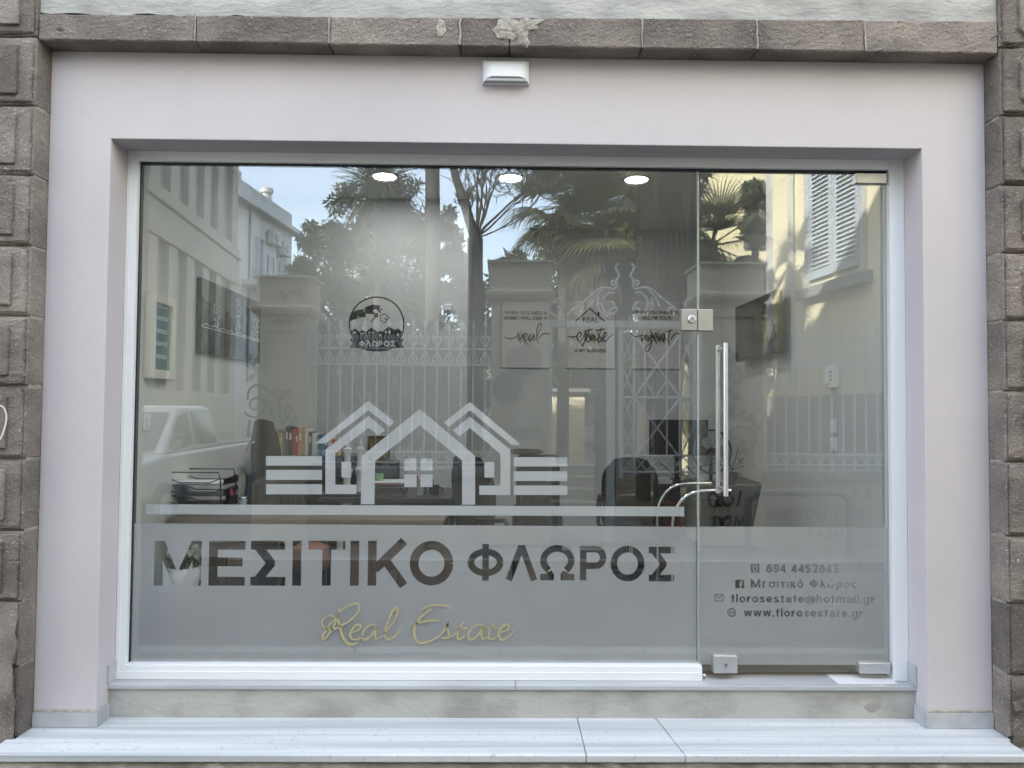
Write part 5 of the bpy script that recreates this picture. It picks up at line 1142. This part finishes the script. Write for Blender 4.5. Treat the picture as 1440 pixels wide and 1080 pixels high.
# white building
fw = frame((-.3587*30+.0, -26.25), (-.2865*35.7, -31.95)); o_, d_, n_, L_ = fw
if n_.x < 0: fw = (o_, d_, -n_, L_)
wb = thing('white_apartment_house', 'white apartment house with a railed balcony and air conditioners, mirrored at upper left', 'building', (0, 0, 0))
on(fw, -3, L_, -8, 0, GZ, 8.3, 'wall', whiteb, wb); on(fw, -3, L_+.35, -8.3, .45, 8.3, 8.5, 'eave', whiteb, wb, .02); on(fw, -3, L_, -8, 0, 8.5, 9.3, 'parapet', whiteb, wb, .02)
on(fw, -.3, .6, -1.2, -.2, 9.3, 9.75, 'roof_hut', whiteb, wb)
MB().lathe([(.22, 0), (.22, .6), (.3, .6), (.3, .8)], tuple(fw[0]+fw[1]*(L_*.72)+fw[2]*-.6+Vector((0, 0, 9.3))), 10).build('chimney', whiteb, wb, smooth=True)
for u0 in (1.4, 4.0):
    d1 = on(fw, u0, u0+1.0, .001, .06, 5.3, 7.4, 'balcony_door', flatm('door_frame_white', (.6, .6, .6)), wb, .01)
    for q in (.08, .54): on(fw, u0+q, u0+q+.38, .061, .07, 5.4, 7.3, 'pane', mat('dark_pane', (.05, .06, .07), .1), d1)
bl = on(fw, .4, L_-.3, .001, 1.1, 5.0, 5.25, 'balcony_slab', whiteb, wb, .02)
for j in range(5): on(fw, .45, L_-.35, 1.04, 1.07, 5.4+j*.2, 5.43+j*.2, 'rail', flatm('rail_grey', (.3, .3, .3)), bl)
for j in range(9): on(fw, .45+(L_-.85)*j/8, .49+(L_-.85)*j/8, 1.03, 1.08, 5.25, 6.25, 'post', MATS['rail_grey'], bl)
for u0, z0 in ((2.7, 7.25), (3.9, 7.0)):
    acu = on(fw, u0, u0+.85, .05, .38, z0, z0+.6, 'air_conditioner', whiteb, wb, .02)
    MB().lathe([(.22, 0), (.22, .02)], tuple(fw[0]+fw[1]*(u0+.35)+fw[2]*.385+Vector((0, 0, z0+.3))), 14, 'x').build('fan_grille', MATS['rail_grey'], acu)
on(fw, .95, 1.02, .02, .09, 1, 8.2, 'drainpipe', MATS['rail_grey'], wb)
# yellow house at right
yw_ = lambda d: (5.3-.102*(d-10.5), -(d-3.75))
fy = frame(yw_(13.7), yw_(9.7)); o_, d_, n_, L_ = fy
if n_.x > 0: fy = (o_, d_, -n_, L_)
yh = thing('yellow_house', 'yellow house with pale louvred shutters in low sun, mirrored in the door', 'building', (0, 0, 0))
on(fy, 0, L_+0, -7, 0, GZ, 11, 'wall', yellow, yh); on(fy, -.03, .2, .0, .03, .4, 11, 'corner_strip', whiteb, yh, .01)
on(fy, 0, L_, .0, .035, GZ, .25, 'plinth', coping, yh)
shut = mat('pale_blue_shutter', (.50, .56, .62), .5)
u0 = L_-(12.15-9.7); wv = .70
zs0, zs1 = 2.15, 5.0
for a, b in ((u0-.14, u0-.02), (u0+2*wv+.05, u0+2*wv+.17)): on(fy, a, b, .0, .06, zs0-.1, zs1+.15, 'window_surround', whiteb, yh, .008)
on(fy, u0-.3, u0+2*wv+.3, .0, .14, zs0-.3, zs0-.12, 'window_ledge', coping, yh, .015)
for j in range(2):
    ua = u0+j*(wv+.03); lf_ = on(fy, ua, ua+.09, .02, .06, zs0, zs1, 'shutter', shut, yh, .004)
    on(fy, ua+wv-.09, ua+wv, .02, .06, zs0, zs1, 'stile', shut, lf_, .004)
    for z in (zs0, zs0+1.75, zs1-.12): on(fy, ua+.09, ua+wv-.09, .02, .06, z, z+.14, 'shutter_rail', shut, lf_, .003)
    z = zs0+.17
    sl_ = MB(); o_, d_, n_, L2 = fy
    while z < zs1-.15:
        if not (zs0+1.70 < z < zs0+1.90):
            v = [o_+d_*uu+n_*q+Vector((0, 0, zz)) for uu in (ua+.09, ua+wv-.09) for q, zz in ((.022, z+.045), (.056, z), (.056, z-.008), (.022, z+.037))]
            sl1 = MB().add(v, [(0, 1, 5, 4), (1, 2, 6, 5), (2, 3, 7, 6), (3, 0, 4, 7), (3, 2, 1, 0), (4, 5, 6, 7)]).build('slat', shut, lf_)
        z += .072
on(fy, u0-.62, u0-.54, .02, .10, .4, 11, 'drainpipe', whiteb, yh, .02)
# second yellow wall deeper in the garden
y2 = thing('rear_yellow_house', 'sunlit yellow rear house behind the palms, mirrored at the door top', 'building', (0, 0, 0))
(xa_, _), (xb_, _) = rv(992, 300, -13.5), rv(1078, 300, -13.5)
MB().box(xa_, xb_+1.5, -18, -13.5, GZ, 10).build('wall', yellow, y2); MB().box(xa_-.2, xb_+1.6, -18.1, -13.3, 10, 10.3).build('eave', whiteb, y2)
(wa, wb_), (wc, wd_) = rv(1046, 290, -13.5), rv(1058, 350, -13.5)
for k2 in (0, .75): MB().box(wa+k2, wa+k2+.5, -13.5, -13.45, wd_, wb_+.6).build('window', win_d, y2)
# far town behind the garden
for i, (a, b, dd, h, lab) in enumerate(((430, 560, 34, 2.0, 'distant cream town house behind the leafy garden tree'), (560, 700, 38, 3.0, 'distant white town block behind the bare tree'), (700, 860, 36, 2.4, 'distant cream town house behind the palms'), (860, 1010, 33, 3.2, 'distant grey town block behind the palm skirt'))):
    t = thing('town_house', lab, 'building', (0, 0, 0)); yy = -(dd-3.75); x0, x1 = rv(a, 500, yy)[0], rv(b, 500, yy)[0]
    MB().box(x0, x1, yy-6, yy, GZ, h).build('wall', (cream, whiteb, cream, coping)[i], t); MB().box(x0-.2, x1+.2, yy-6.2, yy+.2, h, h+.2).build('roof', coping, t)
    for jx_ in range(4):
        for jz in range(1, 2): MB().box(x0+.6+(x1-x0)*jx_/4, x0+1.4+(x1-x0)*jx_/4, yy, yy+.05, .1, 1.4).build('window', win_d, t)
# row of houses closing the street ends (both sides)
for i, (x0, x1, y0, y1, h, m, lab) in enumerate(((-26, -16.5, -40, -7, 9, whiteb, 'plain pale house block at the far left end of the street'), (13, 24, -30, -5.2, 8, cream, 'plain cream house block at the far right end of the street'))):
    t = thing('street_house', lab, 'building', (0, 0, 0)); MB().box(x0, x1, y0, y1, GZ-.12, h).build('wall', m, t); MB().box(x0-.2, x1+.2, y0-.2, y1+.2, h, h+.25).build('roof', coping, t)
# ---------------------------------------------------------------- white pickup
tk = thing('pickup_truck', 'white pickup truck parked by the cream building, mirrored at the left', 'truck', (0, 0, 0))
wp = mat('white_car_paint', (.50, .51, .52), .3); cg = mat('car_glass', (.05, .06, .065), .05)
tx0, tx1 = -6.55, -4.85; ty = -6.1   # front, body runs to -y
prof = [(0, -1.30), (.02, -.98), (-.06, -.80), (-.95, -.72), (-1.55, -.10), (-1.75, -.02), (-2.75, .0), (-2.95, -.06), (-3.25, -.66), (-4.9, -.68), (-4.95, -1.30)]
def sidepoly(pr, x0, x1, ins=0): return MB().prism(pr, lambda a, b, t: (t, ty+a, b), x0, x1)
sidepoly([(0, -1.32), (.02, -.98), (-.06, -.80), (-.95, -.70), (-4.9, -.68), (-4.95, -1.32)], tx0, tx1).build('body', wp, tk, bevel=.06, seg=3, smooth=True)
v = []; cab_ = [(-.92, -.71), (-1.55, -.12), (-1.78, -.02), (-2.75, .0), (-2.95, -.06), (-3.2, -.70)]
for sg, x in ((-1, tx0), (1, tx1)):
    for a, b in cab_: v.append((x-sg*(.16*(b+.71)/.71+.02), ty+a, b))
n6 = 6; f = [tuple(range(n6)), tuple(range(2*n6-1, n6-1, -1))]+[(i, i+n6, (i+1) % n6+n6, (i+1) % n6) for i in range(n6)]
MB().add(v, f).build('cab', wp, tk, bevel=.05, seg=3, smooth=True)
def swin(P, name):
    m = MB(); vv = []
    for off in (.004, -.01): vv += [(tx1-(.16*(b+.71)/.71+.02)+off, ty+a, b) for a, b in P]
    n = len(P); m.add(vv, [tuple(range(n)), tuple(range(2*n-1, n-1, -1))]+[(i, i+n, (i+1) % n+n, (i+1) % n) for i in range(n)]); return m.build(name, cg, tk)
swin([(-1.12, -.62), (-1.60, -.17), (-1.98, -.10), (-1.98, -.62)], 'side_window'); swin([(-2.08, -.62), (-2.08, -.10), (-2.70, -.09), (-2.98, -.62)], 'side_window')
MB().add([(tx0+.18, ty-.96, -.655), (tx1-.18, ty-.96, -.655), (tx1-.24, ty-1.55, -.10), (tx0+.24, ty-1.55, -.10)], [(0, 1, 2, 3)]).build('windscreen', cg, tk)
for y in (-.85, -3.95):
    for x in (tx0+.05, tx1-.05):
        wl_ = MB().lathe([(.20, -.11), (.33, -.10), (.345, -.05), (.345, .05), (.33, .10), (.20, .11)], (x, ty+y, GZ-.12+.345), 24, 'x').build('tyre', flatm('tyre_rubber', (.02, .02, .02), .8), tk, smooth=True)
        MB().lathe([(.02, -.115), (.19, -.112), (.2, .112), (.02, .115)], (x, ty+y, GZ-.12+.345), 18, 'x').build('rim', steel_l, wl_, smooth=True)
for x in (tx0+.12, tx1-.42): MB().box(x, x+.3, ty-.03, ty+.03, -.98, -.86).build('headlight', mat('lamp_glass', (.6, .62, .64), .1), tk, bevel=.02)
MB().box(tx0+.5, tx1-.5, ty-.0, ty+.035, -1.02, -.88).build('grille', blackp, tk, bevel=.01)
MB().tube([(tx1, ty-1.15, -.62), (tx1+.16, ty-1.15, -.58), (tx1+.16, ty-1.15, -.44), (tx1+.02, ty-1.15, -.46)], .05, 8).build('wing_mirror', blackp, tk, smooth=True)
MB().box(tx0+.05, tx1-.05, ty-4.85, ty-3.3, -.675, -.66).build('bed_cover', flatm('bed_cover_grey', (.08, .08, .08)), tk)

# ---------------------------------------------------------------- trees
def fastmesh(name, V, Fq, m, parent, stuff=False):
    me = bpy.data.meshes.new(name); nv = len(V); k_ = Fq.shape[1]; nf = len(Fq)
    me.vertices.add(nv); me.vertices.foreach_set('co', np.asarray(V, np.float32).ravel()); me.loops.add(nf*k_); me.loops.foreach_set('vertex_index', Fq.astype(np.int32).ravel())
    me.polygons.add(nf); me.polygons.foreach_set('loop_start', np.arange(0, nf*k_, k_, dtype=np.int32)); me.polygons.foreach_set('loop_total', np.full(nf, k_, np.int32)); me.update(calc_edges=True); me.validate()
    me.materials.append(m); o = bpy.data.objects.new(name, me); C.objects.link(o); o.parent = parent
    return o
leaf_m = mat('laurel_leaf', (.045, .065, .022), .45, col2=(.085, .105, .04), ns=1.7, trans=.18)
leaf_d = mat('dark_leaf', (.035, .05, .022), .5, col2=(.06, .08, .03), ns=1.2, trans=.12)
palm_m = mat('palm_leaf', (.10, .12, .04), .4, col2=(.17, .17, .07), ns=3, trans=.15)
dead_m = mat('dead_frond', (.16, .13, .085), .8, col2=(.09, .075, .055), ns=4)
bark = mat('bark', (.065, .058, .05), .95, col2=(.035, .03, .027), ns=9, bump=.02, bs=25, stretch=(1, 1, .3))
def leaves(centers, radii, n, size, asp=.28):
    k_ = rng.integers(0, len(centers), n); c = np.array(centers)[k_]; r = np.array(radii)[k_]
    d = rng.normal(size=(n, 3)); d /= np.linalg.norm(d, axis=1, keepdims=True); rad = rng.random(n)**.45
    p = c+d*(r*rad[:, None]); t = rng.normal(size=(n, 3))*.8+d*.5+np.array([0, 0, -.35]); t /= np.linalg.norm(t, axis=1, keepdims=True)
    s_ = np.cross(t, rng.normal(size=(n, 3))); s_ /= np.linalg.norm(s_, axis=1, keepdims=True); L_ = size*(.6+.7*rng.random(n))[:, None]
    V = np.stack([p, p+t*L_*.45+s_*L_*asp*.5, p+t*L_, p+t*L_*.45-s_*L_*asp*.5], 1).reshape(-1, 3); Fq = np.arange(4*n).reshape(n, 4); return V, Fq
def branches(mb, p, d, L_, r, depth, spread=.6, rr_=random, up=.15, tips=None):
    q = p; pts = [p]; rs = [r]; n = 4
    for i in range(n):
        d = (d+Vector((rr_.uniform(-1, 1), rr_.uniform(-1, 1), rr_.uniform(-1, 1)))*.16+Vector((0, 0, up*.25))).normalized(); q = q+d*(L_/n); pts.append(q); rs.append(r*(1-.45*(i+1)/n))
    mb.tube(pts, rs, 5 if r < .02 else 8, caps=False)
    if tips is not None and depth <= 1: tips.append(tuple(q))
    if depth > 0:
        for k_ in range(rr_.choice((2, 3, 3))):
            a = Vector((rr_.uniform(-1, 1), rr_.uniform(-1, 1), rr_.uniform(-.3, 1))).normalized(); j = rr_.choice((2, 3, 4))
            branches(mb, pts[j], (d+a*spread*1.5).normalized(), L_*rr_.uniform(.6, .82), max(rs[j]*.68, .007), depth-1, spread, rr_, up, tips)
def broadleaf(label, pxs, d, blobs, n, size, m, trunk_px, name='broadleaf_tree', asp=.28, holes=None):
    y = -(d-3.75); t = thing(name, label, 'tree', (rv(trunk_px, 560, y)[0], y, GZ-.12)); base = Vector(t.location)
    cs = []; rs = []
    for (a, b, r) in blobs:
        x, z = rv(a, b, y); R_ = r/1040*d; cs.append((x-base.x, rng.uniform(-.5, .5)*R_, z-base.z)); rs.append((R_, R_*1.0, R_*.9))
    sub = []; sr = []
    for c, r in zip(cs, rs):
        for j in range(9):
            v = rng.normal(size=3); v /= np.linalg.norm(v); sub.append(tuple(np.array(c)+v*np.array(r)*rng.uniform(.35, .95))); sr.append(tuple(np.array(r)*rng.uniform(.22, .42)))
        sub.append(c); sr.append(tuple(np.array(r)*.42))
    V, Fq = leaves(sub, sr, n, size, asp); cr_ = fastmesh('crown', V, Fq, m, t); cr_['kind'] = 'stuff'
    mb = MB(); top = Vector(cs[0]); mb.tube([(0, 0, 0), (.05, 0, top.z*.4), (top.x*.5, 0, top.z*.8), tuple(top)], [.13, .11, .08, .04], 9)
    for c in cs[1:]: mb.tube([(.03, 0, top.z*.45), tuple((Vector(c)+Vector((0, 0, top.z*.5)))*.5), tuple(c)], [.07, .05, .015], 7)
    mb.build('trunk', bark, t, smooth=True); return t
broadleaf('dense dark laurel tree left of the bare trunks, sky glittering through it, mirrored', 0, 13, [(530, 370, 74), (470, 345, 52), (450, 395, 48), (600, 385, 52), (505, 300, 44), (570, 315, 46), (430, 440, 34), (590, 440, 44), (490, 440, 58), (545, 455, 55), (640, 350, 34), (418, 380, 20), (545, 330, 44), (480, 420, 44), (540, 400, 60), (600, 420, 44), (560, 290, 40), (500, 330, 50), (580, 350, 50), (620, 320, 30), (445, 340, 26)], 40000, .125, leaf_m, 530)
broadleaf('slender laurel sapling at the corner pillar, mirrored against the sky', 0, 14, [(432, 415, 24), (420, 395, 15), (450, 450, 28), (415, 430, 16)], 2600, .15, leaf_m, 436, 'sapling')
broadleaf('low dark shrubbery behind the railings, mirrored at centre left', 0, 11.5, [(480, 560, 44), (560, 590, 40), (640, 570, 44), (455, 600, 30), (610, 530, 40), (660, 500, 30), (520, 520, 40), (470, 490, 34), (560, 500, 40), (620, 480, 36), (450, 520, 30)], 16000, .13, leaf_d, 560, 'shrub')
broadleaf('dark evergreen mass at the back of the garden behind the gate, mirrored', 0, 20, [(720, 420, 60), (790, 440, 66), (860, 420, 66), (930, 430, 66), (990, 450, 55), (760, 500, 70), (840, 520, 70), (920, 520, 70), (690, 480, 50), (660, 420, 45), (800, 385, 50), (880, 375, 50), (940, 380, 46), (735, 395, 40)], 42000, .22, leaf_d, 850, 'evergreen_tree')
broadleaf('added dark evergreen in place of a shaded house front between the yellow houses, mirrored in the door top', 0, 15.5, [(1062, 280, 26), (1060, 330, 26), (1064, 390, 28), (1060, 440, 28), (1010, 440, 34)], 9000, .15, leaf_d, 1062, 'evergreen_tree')  # added foliage darkens the gap where a shaded house front belongs
broadleaf('dark tree behind the palm skirt at the door seam, mirrored', 0, 13.5, [(975, 290, 26), (985, 350, 28), (968, 250, 26), (965, 400, 34), (930, 470, 40)], 7000, .14, leaf_d, 975, 'evergreen_tree')
for i, (xx, yy, h, lab) in enumerate(((-1.5, -26, 6, 'far round tree behind the garden, left of centre'), (4, -27, 6.4, 'far round tree behind the garden, right of centre'), (10.5, -22, 6, 'far tree behind the yellow house'), (-13, -30, 5, 'far tree behind the white apartment house'))):
    t = thing('far_tree', lab, 'tree', (xx, yy, GZ-.12)); V, Fq = leaves([(rng.normal()*1.2, rng.normal(), h*.6+rng.normal()*.9) for _ in range(14)], [(1.3, 1.3, 1.1)]*14, 6000, .3); fastmesh('crown', V, Fq, leaf_d, t)['kind'] = 'stuff'
    MB().tube([(0, 0, 0), (.1, 0, h*.35), (0, 0, h*.6)], [.2, .15, .08], 8).build('trunk', bark, t, smooth=True)
# bare tree and its trunks
rb = random.Random(11)
yb = -7.4; t = thing('bare_tree', 'bare winter tree with slanting limb and fine twigs, mirrored above the left pillar', 'tree', (rv(668, 560, yb)[0], yb, GZ-.12)); bz = Vector(t.location)
def rel(a, b, y=yb): x, z = rv(a, b, y); return Vector((x, y, z))-bz
mb = MB(); P0 = rel(668, 335); mb.tube([(0, 0, 0), rel(668, 520), P0], [.13, .115, .12], 12); mb.build('trunk', bark, t, smooth=True)
mb = MB(); mb.tube([P0, rel(656, 295), rel(641, 250), rel(630, 200)], [.085, .075, .065, .06], 10, caps=False); tip = rel(641, 250)
for a, b, r in ((700, 200, .05), (745, 225, .045), (685, 190, .05), (780, 260, .035), (720, 250, .04), (760, 300, .03), (705, 235, .035), (735, 215, .035), (640, 300, .025)):
    d = (rel(a, b)-P0).normalized(); branches(mb, P0, d, (rel(a, b)-P0).length*.7, r*.5, 6, .55, rb, .1)
for a, b in ((641, 250), (650, 280), (630, 215)): branches(mb, rel(a, b), Vector((rb.uniform(-.6, .8), .1, .8)).normalized(), .9, .022, 3, .5, rb, .2)
mb.build('limbs', bark, t, smooth=True)
yt2 = -8.6; t = thing('tall_trunk', 'straight thick trunk rising past the pane top, mirrored left of the bare tree', 'tree', (rv(611, 560, yt2)[0], yt2, GZ-.12)); bz = Vector(t.location)
r_ = lambda a, b: Vector((rv(a, b, yt2)[0], yt2, rv(a, b, yt2)[1]))-bz
MB().tube([(0, 0, 0), r_(609, 400), r_(608, 240), r_(606, 100)], [.16, .135, .12, .10], 12).build('trunk', bark, t, smooth=True)
mb = MB(); tips = []
for k_ in range(6): branches(mb, r_(606, 110+k_*14), Vector((rb.uniform(-1, 1), rb.uniform(-1, .6), .6)).normalized(), 1.6, .05, 3, .6, rb, .2, tips)
mb.build('limbs', bark, t, smooth=True)
# ---- palms
def fan_leaf(mbv, base, d, petL, fanR, nseg=26, droop=.35, sweep=150, w0=.045):
    V, Fq = mbv; up = Vector((0, 0, 1)); side = d.cross(up)
    side = side.normalized() if side.length > .05 else Vector((1, 0, 0)); nrm = side.cross(d).normalized(); hub = base+d*petL
    def quad(a, b, wa, wb, s_): k_ = len(V); V.extend([a-s_*wa, a+s_*wa, b+s_*wb, b-s_*wb]); Fq.append((k_, k_+1, k_+2, k_+3))
    quad(base, hub, .018, .012, side); quad(base, hub, .014, .010, nrm)
    for i in range(nseg):
        a = R(-sweep/2+sweep*i/(nseg-1)); dd = (d*math.cos(a)+side*math.sin(a)).normalized(); L_ = fanR*(.82+.18*math.cos(a))*random.uniform(.9, 1.05)
        p1 = hub+dd*L_*.55; d2 = (dd+Vector((0, 0, -droop))+nrm*.1).normalized(); p2 = p1+d2*L_*.28; d3 = (d2+Vector((0, 0, -droop*2.2))).normalized(); p3 = p2+d3*L_*.25
        s_ = dd.cross(nrm).normalized(); w_ = w0*fanR
        quad(hub, p1, .004, w_*.5, s_); quad(p1, p2, w_*.5, w_*.28, s_); quad(p2, p3, w_*.28, .002, s_)
def palm(label, trunk_px, d, crown_py, nl, petL, fanR, skirt=None, tr=.16, elev=(-.5, 1.2), seed=1, name='fan_palm', dirs=None):
    random.seed(seed); y = -(d-3.75); x, z = rv(trunk_px, crown_py, y); t = thing(name, label, 'palm', (x, y, GZ-.12)); H_ = z-(GZ-.12)
    MB().tube([(0, 0, 0), (.03, 0, H_*.5), (0, 0, H_)], [tr*1.15, tr, tr*.9], 12).build('trunk', mat('palm_trunk', (.12, .10, .08), .95, col2=(.06, .05, .04), ns=14, bump=.02, bs=18), t, smooth=True)
    V = []; Fq = []
    for i in range(nl):
        az = i*2.39996+random.uniform(-.2, .2); el = elev[0]+(elev[1]-elev[0])*((i+.5)/nl)
        dv = Vector((math.cos(az)*math.cos(el), math.sin(az)*math.cos(el), math.sin(el)))
        fan_leaf((V, Fq), Vector((0, 0, H_)), dv, petL*random.uniform(.8, 1.15), fanR*random.uniform(.85, 1.1), droop=random.uniform(.15, .45))
    for (a, b, s_) in (dirs or []):
        dv = Vector((rv(a, b, y)[0]-x, random.uniform(-.3, .6), rv(a, b, y)[1]-z)); L_ = dv.length; dv.normalize(); fan_leaf((V, Fq), Vector((0, 0, H_)), dv, L_*.55, s_, nseg=34, droop=.5, sweep=150)
    fastmesh('fronds', np.array([tuple(v) for v in V]), np.array(Fq), palm_m, t)
    if skirt:
        V = []; Fq = []
        for i in range(skirt[0]):
            az = random.uniform(0, 6.28); zz = H_-random.uniform(0, skirt[1]*.55); rr_ = random.uniform(.22, skirt[2]); q = Vector((math.cos(az)*tr, math.sin(az)*tr, zz)); p = [q, Vector((math.cos(az)*rr_, math.sin(az)*rr_, zz-.15)), None, None]
            L_ = random.uniform(.5, 1)*skirt[1]*.6; p[2] = p[1]+Vector((math.cos(az)*.06, math.sin(az)*.06, -L_*.5)); p[3] = p[2]+Vector((random.uniform(-.1, .1), random.uniform(-.1, .1), -L_*.5))
            s_ = Vector((-math.sin(az), math.cos(az), 0)); ww = [.008, .016, .018, .002]
            for a in range(3): k_ = len(V); V.extend([p[a]-s_*ww[a], p[a]+s_*ww[a], p[a+1]+s_*ww[a+1], p[a+1]-s_*ww[a+1]]); Fq.append((k_, k_+1, k_+2, k_+3))
        fastmesh('dead_skirt', np.array([tuple(v) for v in V]), np.array(Fq), dead_m, t)
    return t
palm('fan palm with green drooping fronds above the gate, mirrored', 852, 12.2, 322, 24, .55, .85, skirt=(800, 1.7, .42), seed=5, elev=(-1.1, 1.3), dirs=[(740, 330, .95), (755, 300, .8), (790, 270, .8), (775, 345, .8), (905, 300, .7), (890, 380, .7)])
palm('tall fan palm with a hanging grey skirt of dead fronds beside the door seam, mirrored', 938, 10.4, 105, 13, .42, .62, skirt=(1900, 3.7, .38), seed=9, elev=(-.7, 1.3), tr=.17)
palm('small fan palm between pillar and yellow house, mirrored at the door top', 1000, 11.4, 345, 14, .45, .6, seed=14, elev=(-.4, 1.2), tr=.10, skirt=(200, .8, .3))
palm('second fan palm behind, its fronds filling the space beside the skirt, mirrored', 905, 14.5, 265, 30, .7, 1.0, skirt=(500, 2.0, .4), seed=21, elev=(-1.0, 1.2), tr=.13, dirs=[(860, 265, 1.2), (880, 330, 1.1), (930, 300, 1.2), (950, 350, 1.1), (965, 260, 1.1)])
palm('third fan palm behind the bare tree with drooping fronds, mirrored', 792, 15.5, 290, 26, .6, .95, skirt=(300, 1.5, .35), seed=33, elev=(-1.1, 1.2), tr=.12)
# spiky dracaena
yd = -(12.4-3.75); x, z = rv(532, 268, yd); t = thing('dracaena', 'spiky dracaena rosette above the laurel, mirrored at the pane top', 'tree', (x, yd, GZ-.12)); H_ = z-GZ+.12
V = []; Fq = []
for i in range(420):
    d = Vector((random.gauss(0, 1), random.gauss(0, 1), random.gauss(.25, .8))).normalized(); b = Vector((random.uniform(-.15, .15), random.uniform(-.1, .1), H_+random.uniform(-.1, .25))); L_ = random.uniform(.55, .95); s_ = d.cross(Vector((0, 0, 1))).normalized()
    p = [b, b+d*L_*.5, b+d*L_*.85+Vector((0, 0, -.08)), b+d*L_+Vector((0, 0, -.2))]; ww = (.012, .018, .010, .001)
    for a in range(3): k_ = len(V); V.extend([p[a]-s_*ww[a], p[a]+s_*ww[a], p[a+1]+s_*ww[a+1], p[a+1]-s_*ww[a+1]]); Fq.append((k_, k_+1, k_+2, k_+3))
fastmesh('sword_leaves', np.array([tuple(v) for v in V]), np.array(Fq), leaf_d, t)
MB().tube([(0, 0, 0), (.05, 0, H_*.6), (0, 0, H_)], [.12, .1, .09], 10).build('trunk', bark, t, smooth=True)
